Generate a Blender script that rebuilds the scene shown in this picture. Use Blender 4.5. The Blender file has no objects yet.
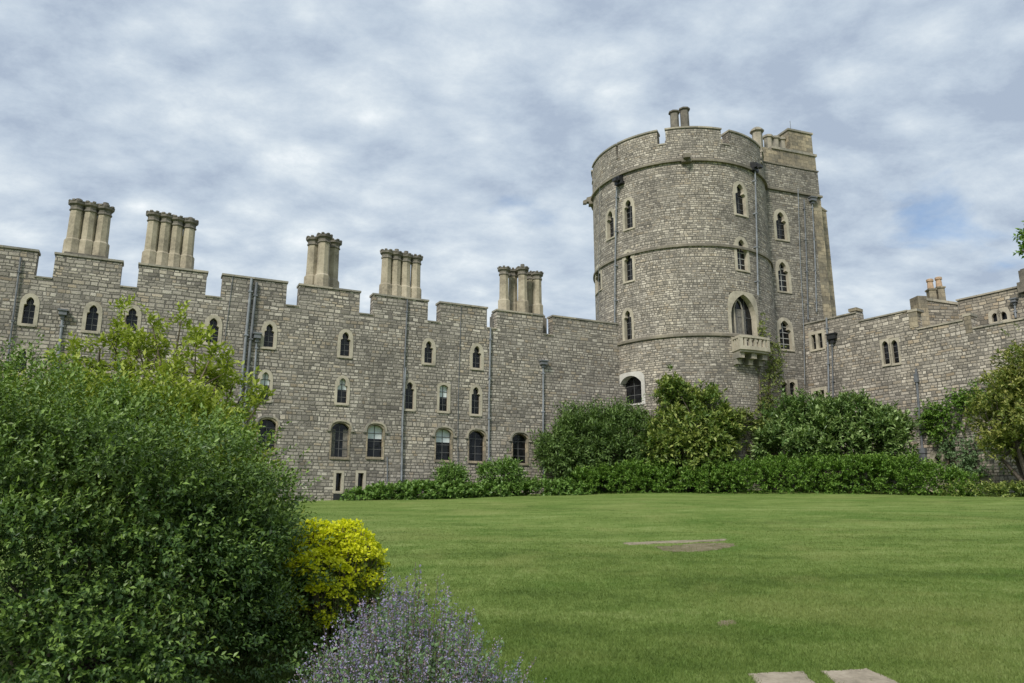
import bpy, math, random
import numpy as np
from mathutils import Vector, Matrix

R = math.radians
random.seed(7)
RNG = np.random.default_rng(11)
SC = bpy.context.scene
COL = SC.collection

# ------------------------------------------------------------------ camera
EYE = 1.6
PITCH = R(13.1)
FPX = 769.0
cam_d = bpy.data.cameras.new("camera")
cam = bpy.data.objects.new("camera", cam_d)
COL.objects.link(cam)
cam.location = (0, 0, EYE)
cam.rotation_euler = (R(90) + PITCH, 0, 0)
cam_d.sensor_width = 36.0
cam_d.lens = FPX / 1024.0 * 36.0
cam_d.clip_start = 0.1
cam_d.clip_end = 12000
SC.camera = cam

# ------------------------------------------------------------------ world
SUN_DIR = Vector((-0.40, -0.74, 0.74)).normalized()     # towards the sun
SUN_EL = math.asin(SUN_DIR.z)
SUN_ROT = math.atan2(SUN_DIR.x, SUN_DIR.y)
W = bpy.data.worlds.new("World")
SC.world = W
W.use_nodes = True
W.cycles.sampling_method = 'MANUAL'
W.cycles.sample_map_resolution = 256


def nd(nt, typ, ins=None, **props):
    n = nt.nodes.new(typ)
    for k, v in props.items():
        setattr(n, k, v)
    for k, v in (ins or {}).items():
        if isinstance(v, bpy.types.NodeSocket):
            nt.links.new(v, n.inputs[k])
        else:
            n.inputs[k].default_value = v
    return n


def mth(nt, op, a, b=None, c=None, clamp=False):
    n = nt.nodes.new('ShaderNodeMath')
    n.operation = op
    n.use_clamp = clamp
    for i, v in enumerate((a, b, c)):
        if v is None:
            continue
        if isinstance(v, bpy.types.NodeSocket):
            nt.links.new(v, n.inputs[i])
        else:
            n.inputs[i].default_value = v
    return n.outputs[0]


def ramp(nt, fac, stops, interp='LINEAR'):
    n = nt.nodes.new('ShaderNodeValToRGB')
    cr = n.color_ramp
    cr.interpolation = interp
    while len(cr.elements) < len(stops):
        cr.elements.new(0.5)
    for e, (p, c) in zip(cr.elements, stops):
        e.position = p
        e.color = (c[0], c[1], c[2], 1.0) if len(c) == 3 else c
    nt.links.new(fac, n.inputs[0])
    return n.outputs[0]


def mixc(nt, fac, a, b, mode='MIX'):
    n = nt.nodes.new('ShaderNodeMix')
    n.data_type = 'RGBA'
    n.blend_type = mode
    for sock, v in ((n.inputs[0], fac), (n.inputs[6], a), (n.inputs[7], b)):
        if isinstance(v, bpy.types.NodeSocket):
            nt.links.new(v, sock)
        else:
            sock.default_value = v if not isinstance(v, tuple) else ((*v, 1.0) if len(v) == 3 else v)
    return n.outputs[2]


def sstep(nt, x, lo, hi):
    n = nt.nodes.new('ShaderNodeMapRange')
    n.interpolation_type = 'SMOOTHSTEP'
    nt.links.new(x, n.inputs[0])
    n.inputs[1].default_value = lo
    n.inputs[2].default_value = hi
    return n.outputs[0]


def build_sky():
    nt = W.node_tree
    nt.nodes.clear()
    out = nd(nt, 'ShaderNodeOutputWorld')
    bg = nd(nt, 'ShaderNodeBackground', {'Strength': 0.1})
    nt.links.new(bg.outputs[0], out.inputs[0])
    sky = nd(nt, 'ShaderNodeTexSky', sky_type='NISHITA', sun_disc=False)
    sky.sun_elevation = SUN_EL
    sky.sun_rotation = SUN_ROT
    sky.air_density = 1.0
    sky.dust_density = 1.5
    tc = nd(nt, 'ShaderNodeTexCoord')
    sep = nd(nt, 'ShaderNodeSeparateXYZ', {0: tc.outputs['Generated']})
    z = mth(nt, 'ADD', mth(nt, 'MAXIMUM', sep.outputs[2], 0.0), 0.30)
    u = mth(nt, 'DIVIDE', sep.outputs[0], z)
    v = mth(nt, 'DIVIDE', sep.outputs[1], z)
    vec = nd(nt, 'ShaderNodeCombineXYZ', {0: u, 1: v, 2: 3.7}).outputs[0]
    mp = nd(nt, 'ShaderNodeMapping', {0: vec, 'Rotation': (0, 0, R(-24)), 'Scale': (1.05, 1.35, 1.0), 'Location': (2.3, 0.4, 0)}).outputs[0]
    wn = nd(nt, 'ShaderNodeTexNoise', {'Vector': mp, 'Scale': 2.2, 'Detail': 3.0})
    warp = nd(nt, 'ShaderNodeVectorMath', {0: wn.outputs['Color'], 1: (0.5, 0.5, 0.5)}, operation='SUBTRACT')
    warp2 = nd(nt, 'ShaderNodeVectorMath', {0: warp.outputs[0], 3: 0.12}, operation='SCALE')
    p = nd(nt, 'ShaderNodeVectorMath', {0: mp, 1: warp2.outputs[0]}, operation='ADD').outputs[0]
    big = nd(nt, 'ShaderNodeTexNoise', {'Vector': p, 'Scale': 1.5, 'Detail': 2.5, 'Roughness': 0.5}).outputs[0]
    mid = nd(nt, 'ShaderNodeTexNoise', {'Vector': p, 'Scale': 4.4, 'Detail': 13.0, 'Roughness': 0.68}).outputs[0]
    puff = nd(nt, 'ShaderNodeTexVoronoi', {'Vector': p, 'Scale': 8.0, 'Detail': 1.0, 'Roughness': 0.5}, feature='SMOOTH_F1').outputs[0]
    lum = mth(nt, 'ADD', mth(nt, 'MULTIPLY', big, 0.46), mth(nt, 'MULTIPLY', mid, 0.56))
    lum = mth(nt, 'ADD', lum, mth(nt, 'MULTIPLY_ADD', puff, -0.22, 0.085))
    cloud = ramp(nt, lum, [(0.36, (1.75, 2.10, 2.62)), (0.44, (2.22, 2.60, 3.06)), (0.505, (2.60, 2.96, 3.34)),
                           (0.575, (3.1, 3.42, 3.68)), (0.68, (4.1, 4.28, 4.38))])
    hol = nd(nt, 'ShaderNodeTexNoise', {'Vector': p, 'Scale': 2.3, 'Detail': 7.0, 'Roughness': 0.52}).outputs[0]
    cov = sstep(nt, hol, 0.25, 0.37)
    skyc = mixc(nt, 1.0, sky.outputs[0], (0.50, 0.58, 0.64), 'MULTIPLY')
    col = mixc(nt, mth(nt, 'MULTIPLY_ADD', cov, 0.7, 0.3), skyc, cloud)
    hz = sstep(nt, sep.outputs[2], -0.05, 0.22)
    col = mixc(nt, mth(nt, 'MULTIPLY', mth(nt, 'SUBTRACT', 1.0, hz), 0.35), col, (2.9, 3.25, 3.6))
    nt.links.new(col, bg.inputs[0])


build_sky()

sun_d = bpy.data.lights.new("sun", 'SUN')
sun_d.energy = 1.5
sun_d.angle = R(12)
sun_d.color = (1.0, 0.955, 0.88)
sun = bpy.data.objects.new("sun", sun_d)
COL.objects.link(sun)
sun.rotation_euler = SUN_DIR.to_track_quat('Z', 'Y').to_euler()

SC.render.engine = 'CYCLES'
SC.view_settings.view_transform = 'Standard'
SC.view_settings.look = 'None'
SC.view_settings.exposure = 1.25
SC.view_settings.gamma = 1.0
SC.view_settings.use_curve_mapping = False


# ------------------------------------------------------------------ site geometry
def ray(px, py):
    a = (px - 512.0) / FPX
    b = (341.5 - py) / FPX
    s, c = math.sin(PITCH), math.cos(PITCH)
    return a, c - s * b, s + c * b


def site(px, py, Y):
    """a point of the site at distance Y in front of the viewpoint"""
    a, y, z = ray(px, py)
    return np.array((a / y * Y, Y, EYE + z / y * Y))


def ground_z(x, y):
    t = np.clip((np.asarray(x, float) + 10) / 20.0, 0, 1)
    s = 0.0655 + 0.0070 * t * t * (3 - 2 * t)
    yy = np.asarray(y, float)
    ye = np.where(yy > 48, 48 + 12 * np.tanh((yy - 48) / 12.0), yy)
    ye = np.where(ye < -4, -4 + 6 * np.tanh((ye + 4) / 6.0), ye)
    bump = 0.035 * np.sin(np.asarray(x) * 0.31 + 1.0) * np.sin(yy * 0.23) + 0.02 * np.sin(np.asarray(x) * 0.8 + yy * 0.5)
    return s * ye + bump * np.clip(yy / 12.0, 0, 1)


class Flat:
    curved = False

    def __init__(self, o, d):
        self.o = np.array(o, float)
        self.d = np.array(d, float) / np.hypot(*d)
        self.n = np.array((self.d[1], -self.d[0]))

    def __call__(self, u, v, d=0.0):
        p = self.o + self.d * u + self.n * d
        return (p[0], p[1], v)

    def pick(self, px, py, d=0.0):
        a, y, z = ray(px, py)
        o = self.o + self.n * d
        t = float(o @ self.n) / float(a * self.n[0] + y * self.n[1])
        p = np.array((a * t, y * t)) - o
        return float(p @ self.d), EYE + z * t


class Round:
    curved = True

    def __init__(self, c, r):
        self.c = np.array(c, float)
        self.r = r
        b = -self.c / np.hypot(*c)
        self.b = b
        self.rt = np.array((-b[1], b[0]))

    def __call__(self, u, v, d=0.0):
        f = u / self.r
        p = self.c + (self.b * math.cos(f) + self.rt * math.sin(f)) * (self.r + d)
        return (p[0], p[1], v)

    def pick(self, px, py, d=0.0):
        a, y, z = ray(px, py)
        n = math.hypot(a, y)
        g = np.array((a, y)) / n
        k = float(g @ self.c)
        disc = k * k - float(self.c @ self.c) + (self.r + d) ** 2
        t = k - math.sqrt(max(disc, 0.0))
        p = g * t - self.c
        f = math.atan2(float(p @ self.rt), float(p @ self.b))
        return f * self.r, EYE + z / n * t


WL = Flat((-0.218 * 40, 40), (math.sin(R(64.8)), math.cos(R(64.8))))
TC = (51.9 * math.sin(R(12.97)), 51.9 * math.cos(R(12.97)))
TW = Round(TC, 5.92)
FT = (51.4 * math.sin(R(18.9)), 51.4 * math.cos(R(18.9)))
FC = Flat(FT, (math.sin(R(70)), math.cos(R(70))))
_u, _ = FC.pick(803, 326)
WR_O = FC(_u, 0)[:2]
WR = Flat(WR_O, (0.574, -0.819))


# ------------------------------------------------------------------ mesh helpers
class MB:
    def __init__(self):
        self.v, self.f, self.uv = [], [], []

    def quad(self, pts, uvs=None):
        i = len(self.v)
        self.v += [tuple(map(float, p)) for p in pts]
        self.f.append(tuple(range(i, i + len(pts))))
        if uvs is None:
            P = np.array(pts, float)
            n = np.cross(P[1] - P[0], P[2] - P[0])
            ax = int(np.argmax(np.abs(n)))
            if ax == 2:
                uvs = [(p[0], p[1]) for p in P]
            else:
                h = np.array((-n[1], n[0]))
                h = h / (np.hypot(*h) + 1e-9)
                uvs = [(float(p[0] * h[0] + p[1] * h[1]), p[2]) for p in P]
        self.uv += list(uvs)

    def box(self, S, u0, u1, v0, v1, d0, d1, top=None, step=0.6):
        """box in the coordinates of a wall surface; top = (v at d0, v at d1) for a weathered top"""
        k = max(1, int(math.ceil((u1 - u0) / step))) if S.curved else 1
        us = np.linspace(u0, u1, k + 1)
        ta, tb = top if top else (v1, v1)
        for a, b in zip(us[:-1], us[1:]):
            q = lambda u, v, d: S(u, v, d)
            self.quad([q(a, v0, d1), q(b, v0, d1), q(b, tb, d1), q(a, tb, d1)], [(a, v0), (b, v0), (b, tb), (a, tb)])
            self.quad([q(b, v0, d0), q(a, v0, d0), q(a, ta, d0), q(b, ta, d0)], [(b, v0), (a, v0), (a, ta), (b, ta)])
            self.quad([q(a, tb, d1), q(b, tb, d1), q(b, ta, d0), q(a, ta, d0)], [(a, d1), (b, d1), (b, d0), (a, d0)])
            self.quad([q(a, v0, d0), q(b, v0, d0), q(b, v0, d1), q(a, v0, d1)], [(a, d0), (b, d0), (b, d1), (a, d1)])
        self.quad([S(u0, v0, d0), S(u0, v0, d1), S(u0, tb, d1), S(u0, ta, d0)], [(d0, v0), (d1, v0), (d1, tb), (d0, ta)])
        self.quad([S(u1, v0, d1), S(u1, v0, d0), S(u1, ta, d0), S(u1, tb, d1)], [(d1, v0), (d0, v0), (d0, ta), (d1, tb)])

    def tube(self, pts, r, n=8, cap=True):
        P = [Vector(p) for p in pts]
        rs = r if isinstance(r, (list, tuple)) else [r] * len(P)
        rings = []
        for i, p in enumerate(P):
            t = (P[min(i + 1, len(P) - 1)] - P[max(i - 1, 0)]).normalized()
            a = t.cross(Vector((0.31, 0.95, 0.05)))
            if a.length < 1e-3:
                a = t.cross(Vector((1, 0, 0)))
            a.normalize()
            b = t.cross(a)
            rings.append([p + (a * math.cos(2 * math.pi * k / n) + b * math.sin(2 * math.pi * k / n)) * rs[i] for k in range(n)])
        for r0, r1 in zip(rings[:-1], rings[1:]):
            for k in range(n):
                j = (k + 1) % n
                self.quad([r0[k], r0[j], r1[j], r1[k]])
        if cap:
            self.quad(rings[-1])
            self.quad(rings[0][::-1])

    def lathe(self, c, prof, n=8, rot=math.pi / 8):
        rings = [[(c[0] + r * math.cos(rot + 2 * math.pi * k / n), c[1] + r * math.sin(rot + 2 * math.pi * k / n), z)
                  for k in range(n)] for z, r in prof]
        for r0, r1 in zip(rings[:-1], rings[1:]):
            for k in range(n):
                j = (k + 1) % n
                self.quad([r0[k], r0[j], r1[j], r1[k]])
        self.quad(rings[-1])
        self.quad(rings[0][::-1])

    def slab(self, S, us, vs, inside, t, d0=0.0):
        """masonry skin: cells of a (u, v) grid that are inside, t thick, closed all round"""
        us, vs = sorted(set(round(x, 4) for x in us)), sorted(set(round(x, 4) for x in vs))
        nu, nv = len(us) - 1, len(vs) - 1
        g = [[inside((us[i] + us[i + 1]) / 2, (vs[j] + vs[j + 1]) / 2) for j in range(nv)] for i in range(nu)]
        at = lambda i, j: 0 <= i < nu and 0 <= j < nv and g[i][j]
        b = d0 - t
        for i in range(nu):
            for j in range(nv):
                if not g[i][j]:
                    continue
                a, c, e, f = us[i], us[i + 1], vs[j], vs[j + 1]
                self.quad([S(a, e, d0), S(c, e, d0), S(c, f, d0), S(a, f, d0)], [(a, e), (c, e), (c, f), (a, f)])
                self.quad([S(c, e, b), S(a, e, b), S(a, f, b), S(c, f, b)], [(c, e), (a, e), (a, f), (c, f)])
                if not at(i + 1, j):
                    self.quad([S(c, e, d0), S(c, e, b), S(c, f, b), S(c, f, d0)], [(c, e), (c + t, e), (c + t, f), (c, f)])
                if not at(i - 1, j):
                    self.quad([S(a, e, b), S(a, e, d0), S(a, f, d0), S(a, f, b)], [(a - t, e), (a, e), (a, f), (a - t, f)])
                if not at(i, j + 1):
                    self.quad([S(a, f, d0), S(c, f, d0), S(c, f, b), S(a, f, b)], [(a, f), (c, f), (c, f + t), (a, f + t)])
                if not at(i, j - 1):
                    self.quad([S(a, e, b), S(c, e, b), S(c, e, d0), S(a, e, d0)], [(a, e - t), (c, e - t), (c, e), (a, e)])

    def build(self, name, mat, parent=None, smooth=False):
        me = bpy.data.meshes.new(name)
        me.from_pydata(self.v, [], self.f)
        ul = me.uv_layers.new(name="UVMap")
        ul.data.foreach_set("uv", np.array(self.uv, np.float32).ravel())
        if smooth:
            me.polygons.foreach_set("use_smooth", np.ones(len(me.polygons), bool))
        me.materials.append(mat)
        return link(name, me, parent)


def link(name, me, parent=None):
    o = bpy.data.objects.new(name, me)
    COL.objects.link(o)
    if parent is not None:
        o.parent = parent
        m = Matrix.Identity(4)
        q = parent
        while q is not None:
            m = Matrix.Translation(-Vector(q.location)) @ m if q.parent is None else m
            q = q.parent
        if parent.parent is None:
            o.matrix_parent_inverse = Matrix.Translation(-Vector(parent.location))
    return o


def thing(name, loc, label, cat, group=None):
    o = bpy.data.objects.new(name, None)
    COL.objects.link(o)
    o.location = loc
    o.empty_display_size = 0.3
    return tag(o, label, cat, group)


def tag(o, label=None, cat=None, group=None, kind=None):
    for k, v in (('label', label), ('category', cat), ('group', group), ('kind', kind)):
        if v:
            o[k] = v
    return o


# ------------------------------------------------------------------ materials
def new_mat(name):
    m = bpy.data.materials.new(name)
    m.use_nodes = True
    nt = m.node_tree
    nt.nodes.clear()
    out = nt.nodes.new('ShaderNodeOutputMaterial')
    bs = nt.nodes.new('ShaderNodeBsdfPrincipled')
    nt.links.new(bs.outputs[0], out.inputs[0])
    return m, nt, bs, out


def masonry(name, h=0.235, w=0.46, tint=(1, 1, 1), tan=0.5, joint=0.022, mortar=(0.125, 0.115, 0.10), vary=1.0):
    m, nt, bs, out = new_mat(name)
    uv = nd(nt, 'ShaderNodeUVMap', uv_map='UVMap').outputs[0]
    n0 = nd(nt, 'ShaderNodeTexNoise', {'Vector': uv, 'Scale': 1.3, 'Detail': 3.0}, noise_dimensions='2D')
    sep = nd(nt, 'ShaderNodeSeparateXYZ', {0: uv})
    nsep = nd(nt, 'ShaderNodeSeparateColor', {0: n0.outputs['Color']})
    u = mth(nt, 'ADD', sep.outputs[0], mth(nt, 'MULTIPLY', mth(nt, 'SUBTRACT', nsep.outputs[0], 0.5), 0.10))
    v = mth(nt, 'ADD', sep.outputs[1], mth(nt, 'MULTIPLY', mth(nt, 'SUBTRACT', nsep.outputs[1], 0.5), 0.09))
    # courses of unequal height
    vn = nd(nt, 'ShaderNodeTexNoise', {'W': v, 'Scale': 2.1, 'Detail': 1.0}, noise_dimensions='1D').outputs[0]
    v2 = mth(nt, 'ADD', v, mth(nt, 'MULTIPLY', mth(nt, 'SUBTRACT', vn, 0.5), 0.20))
    vs = mth(nt, 'DIVIDE', v2, h)
    row = mth(nt, 'FLOOR', vs)
    fv = mth(nt, 'FRACT', vs)
    r1 = nd(nt, 'ShaderNodeTexWhiteNoise', {'W': row}, noise_dimensions='1D').outputs[0]
    wid = mth(nt, 'MULTIPLY', mth(nt, 'MULTIPLY_ADD', r1, 0.7, 0.65), w)
    un = nd(nt, 'ShaderNodeTexNoise', {'Vector': nd(nt, 'ShaderNodeCombineXYZ', {0: u, 1: mth(nt, 'MULTIPLY', row, 7.3)}).outputs[0],
                                       'Scale': 1.4, 'Detail': 1.0}, noise_dimensions='2D').outputs[0]
    us = mth(nt, 'DIVIDE', mth(nt, 'MULTIPLY_ADD', un, 0.55, u), wid)
    us = mth(nt, 'ADD', us, mth(nt, 'MULTIPLY', r1, 37.0))
    colu = mth(nt, 'FLOOR', us)
    fu = mth(nt, 'FRACT', us)
    cell = nd(nt, 'ShaderNodeTexWhiteNoise', {'Vector': nd(nt, 'ShaderNodeCombineXYZ', {0: colu, 1: row}).outputs[0]}, noise_dimensions='2D')
    cs = nd(nt, 'ShaderNodeSeparateColor', {0: cell.outputs['Color']})
    eu = mth(nt, 'MULTIPLY', mth(nt, 'MINIMUM', fu, mth(nt, 'SUBTRACT', 1.0, fu)), wid)
    ev = mth(nt, 'MULTIPLY', mth(nt, 'MINIMUM', fv, mth(nt, 'SUBTRACT', 1.0, fv)), h)
    dj = mth(nt, 'MINIMUM', eu, ev)
    nf = nd(nt, 'ShaderNodeTexNoise', {'Vector': uv, 'Scale': 16.0, 'Detail': 4.0, 'Roughness': 0.65}, noise_dimensions='2D').outputs[0]
    dj = mth(nt, 'ADD', dj, mth(nt, 'MULTIPLY', mth(nt, 'SUBTRACT', nf, 0.5), 0.035))
    stone = sstep(nt, dj, joint * 0.45, joint * 1.5)
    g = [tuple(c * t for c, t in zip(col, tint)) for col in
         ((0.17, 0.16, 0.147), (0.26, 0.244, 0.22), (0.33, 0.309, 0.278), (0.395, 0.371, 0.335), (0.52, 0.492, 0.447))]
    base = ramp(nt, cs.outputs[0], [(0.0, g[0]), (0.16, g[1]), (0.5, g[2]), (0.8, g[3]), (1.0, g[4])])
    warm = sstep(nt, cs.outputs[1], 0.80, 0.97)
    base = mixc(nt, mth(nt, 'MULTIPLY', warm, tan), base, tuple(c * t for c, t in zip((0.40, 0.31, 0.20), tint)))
    # patches of later repair and weathering
    pn = nd(nt, 'ShaderNodeTexNoise', {'Vector': uv, 'Scale': 0.33, 'Detail': 6.0, 'Roughness': 0.62}, noise_dimensions='2D').outputs[0]
    pat = ramp(nt, pn, [(0.3, (0.70, 0.69, 0.68)), (0.5, (1.0, 0.99, 0.97)), (0.68, (1.2, 1.17, 1.1))])
    base = mixc(nt, 0.85 * vary, base, pat, 'MULTIPLY')
    stv = nd(nt, 'ShaderNodeMapping', {0: uv, 'Scale': (1.6, 0.16, 1.0)}).outputs[0]
    sn = nd(nt, 'ShaderNodeTexNoise', {'Vector': stv, 'Scale': 1.0, 'Detail': 5.0, 'Roughness': 0.6}, noise_dimensions='2D').outputs[0]
    base = mixc(nt, mth(nt, 'MULTIPLY', sstep(nt, sn, 0.55, 0.75), 0.36), base, (0.105, 0.10, 0.09))
    fine = ramp(nt, nf, [(0.25, (0.72, 0.72, 0.72)), (0.75, (1.26, 1.25, 1.22))])
    base = mixc(nt, 0.9, base, fine, 'MULTIPLY')
    jn = nd(nt, 'ShaderNodeTexNoise', {'Vector': uv, 'Scale': 0.9, 'Detail': 3.0}, noise_dimensions='2D').outputs[0]
    mort = mixc(nt, sstep(nt, jn, 0.42, 0.62), mortar, tuple(c * 1.5 for c in mortar))
    col = mixc(nt, stone, mort, base)
    nt.links.new(col, bs.inputs['Base Color'])
    bs.inputs['Roughness'].default_value = 0.9
    bs.inputs['Specular IOR Level'].default_value = 0.25
    hgt = mth(nt, 'ADD', stone, mth(nt, 'MULTIPLY', nf, 0.5))
    hgt = mth(nt, 'ADD', hgt, mth(nt, 'MULTIPLY', cs.outputs[2], 0.6))
    bp = nd(nt, 'ShaderNodeBump', {'Height': hgt, 'Strength': 0.8, 'Distance': 0.03})
    nt.links.new(bp.outputs[0], bs.inputs['Normal'])
    return m


def stone_plain(name, a, b, c, scale=1.6, rough=0.85, blocks=None, coord='Object'):
    m, nt, bs, out = new_mat(name)
    tc = nd(nt, 'ShaderNodeTexCoord').outputs[coord]
    n1 = nd(nt, 'ShaderNodeTexNoise', {'Vector': tc, 'Scale': scale, 'Detail': 7.0, 'Roughness': 0.65}).outputs[0]
    n2 = nd(nt, 'ShaderNodeTexNoise', {'Vector': tc, 'Scale': scale * 9, 'Detail': 4.0, 'Roughness': 0.6}).outputs[0]
    f = mth(nt, 'ADD', mth(nt, 'MULTIPLY', n1, 0.72), mth(nt, 'MULTIPLY', n2, 0.28))
    col = ramp(nt, f, [(0.36, a), (0.5, b), (0.64, c)])
    if blocks:
        uv = nd(nt, 'ShaderNodeUVMap', uv_map='UVMap').outputs[0]
        br = nd(nt, 'ShaderNodeTexBrick', {'Vector': uv, 'Color1': (0.68, 0.69, 0.70, 1), 'Color2': (1.22, 1.16, 1.06, 1),
                                           'Mortar': (0.5, 0.49, 0.46, 1), 'Scale': 1.0, 'Mortar Size': 0.012,
                                           'Brick Width': blocks[0], 'Row Height': blocks[1]})
        col = mixc(nt, 1.0, col, br.outputs[0], 'MULTIPLY')
    nt.links.new(col, bs.inputs['Base Color'])
    bs.inputs['Roughness'].default_value = rough
    bs.inputs['Specular IOR Level'].default_value = 0.25
    bp = nd(nt, 'ShaderNodeBump', {'Height': f, 'Strength': 0.6, 'Distance': 0.03})
    nt.links.new(bp.outputs[0], bs.inputs['Normal'])
    return m


def simple(name, col, rough=0.5, metal=0.0, spec=0.5, noise=0.15, scale=6.0):
    m, nt, bs, out = new_mat(name)
    tc = nd(nt, 'ShaderNodeTexCoord').outputs['Object']
    n = nd(nt, 'ShaderNodeTexNoise', {'Vector': tc, 'Scale': scale, 'Detail': 5.0}).outputs[0]
    c = ramp(nt, n, [(0.3, tuple(x * (1 - noise) for x in col)), (0.7, tuple(x * (1 + noise) for x in col))])
    nt.links.new(c, bs.inputs['Base Color'])
    bs.inputs['Roughness'].default_value = rough
    bs.inputs['Metallic'].default_value = metal
    bs.inputs['Specular IOR Level'].default_value = spec
    return m


def leaf_mat(name, cols, rough=0.5, trans=0.22, tip=None, spec=0.35):
    """cols: ramp of leaf colours picked per leaf; tip: colour of young growth (attribute 'young')"""
    m, nt, bs, out = new_mat(name)
    geo = nd(nt, 'ShaderNodeNewGeometry')
    k = len(cols)
    col = ramp(nt, geo.outputs['Random Per Island'], [(i / (k - 1), c) for i, c in enumerate(cols)])
    if tip:
        at = nd(nt, 'ShaderNodeAttribute', attribute_name='young')
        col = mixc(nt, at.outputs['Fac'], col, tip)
    nt.links.new(col, bs.inputs['Base Color'])
    bs.inputs['Roughness'].default_value = rough
    bs.inputs['Specular IOR Level'].default_value = spec
    tr = nd(nt, 'ShaderNodeBsdfTranslucent', {0: mixc(nt, 1.0, col, (1.2, 1.3, 0.6), 'MULTIPLY')})
    mx = nd(nt, 'ShaderNodeMixShader', {0: trans})
    nt.links.new(bs.outputs[0], mx.inputs[1])
    nt.links.new(tr.outputs[0], mx.inputs[2])
    nt.links.new(mx.outputs[0], out.inputs[0])
    return m


M = {}
M['rubble'] = masonry('heathstone_rubble', h=0.165, w=0.30, tan=0.35, tint=(1.02, 1.0, 0.975))
M['tower'] = masonry('heathstone_tower', h=0.14, w=0.25, tint=(1.02, 0.995, 0.96), tan=0.25, joint=0.018)
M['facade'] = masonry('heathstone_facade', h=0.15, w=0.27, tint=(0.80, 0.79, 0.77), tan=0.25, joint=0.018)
M['ward'] = masonry('heathstone_ward', h=0.175, w=0.33, tint=(1.06, 1.03, 0.99), tan=0.4)
M['rear'] = masonry('heathstone_rear', h=0.19, w=0.36, tint=(0.9, 0.86, 0.79), tan=0.5)
M['ashlar'] = stone_plain('limestone_ashlar', (0.22, 0.195, 0.15), (0.36, 0.315, 0.235), (0.45, 0.40, 0.30), 1.1, blocks=(0.55, 0.3))
M['golden'] = stone_plain('golden_ashlar', (0.15, 0.135, 0.11), (0.28, 0.245, 0.185), (0.42, 0.37, 0.28), 0.8, blocks=(0.5, 0.27))
M['dress'] = stone_plain('limestone_dressing', (0.27, 0.245, 0.195), (0.41, 0.37, 0.29), (0.50, 0.455, 0.36), 1.3)
M['pale'] = stone_plain('pale_dressing', (0.42, 0.40, 0.36), (0.52, 0.50, 0.46), (0.6, 0.58, 0.53), 1.3)
M['cope'] = stone_plain('weathered_coping', (0.20, 0.19, 0.165), (0.32, 0.30, 0.255), (0.43, 0.395, 0.33), 0.9, blocks=(1.0, 9.0))
M['string'] = stone_plain('weathered_string', (0.12, 0.11, 0.09), (0.19, 0.17, 0.135), (0.28, 0.25, 0.19), 0.9)
M['shaft'] = stone_plain('chimney_limestone', (0.19, 0.165, 0.125), (0.36, 0.315, 0.23), (0.48, 0.425, 0.32), 0.9)
M['cap'] = stone_plain('chimney_cap_stone', (0.09, 0.085, 0.07), (0.16, 0.145, 0.12), (0.25, 0.225, 0.18), 1.8)
M['lead'] = simple('painted_lead_pipe', (0.14, 0.148, 0.16), 0.55, 0.0, 0.3, 0.3, 3.0)
M['galv'] = simple('grey_blue_pipe', (0.21, 0.225, 0.245), 0.6, 0.0, 0.35, 0.3, 3.0)
M['black'] = simple('black_iron', (0.02, 0.021, 0.023), 0.5)
M['bar'] = simple('glazing_bar', (0.10, 0.10, 0.10), 0.6)
M['sash'] = simple('sash_white', (0.34, 0.34, 0.32), 0.5)
M['blind'] = simple('white_blind', (0.62, 0.68, 0.70), 0.6, noise=0.05)
M['curtain'] = simple('curtain_cloth', (0.16, 0.15, 0.13), 0.9, noise=0.4, scale=9.0)
M['roof'] = simple('lead_roof', (0.20, 0.21, 0.22), 0.6)
M['bark'] = stone_plain('bark', (0.05, 0.042, 0.033), (0.09, 0.075, 0.06), (0.14, 0.12, 0.1), 14.0)
M['twig'] = simple('twig_bark', (0.13, 0.10, 0.065), 0.8, noise=0.3)
M['terracotta'] = simple('buff_terracotta', (0.42, 0.29, 0.19), 0.8, noise=0.25)


def glass_mat():
    m, nt, bs, out = new_mat('leaded_glass')
    tc = nd(nt, 'ShaderNodeTexCoord').outputs['Object']
    n = nd(nt, 'ShaderNodeTexNoise', {'Vector': tc, 'Scale': 3.2, 'Detail': 2.0}).outputs[0]
    c = ramp(nt, n, [(0.35, (0.004, 0.0045, 0.005)), (0.65, (0.016, 0.017, 0.019))])
    nt.links.new(c, bs.inputs['Base Color'])
    bs.inputs['Roughness'].default_value = 0.08
    bs.inputs['Specular IOR Level'].default_value = 0.3
    bp = nd(nt, 'ShaderNodeBump', {'Height': n, 'Strength': 0.5, 'Distance': 0.05})
    nt.links.new(bp.outputs[0], bs.inputs['Normal'])
    return m


M['glass'] = glass_mat()


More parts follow.
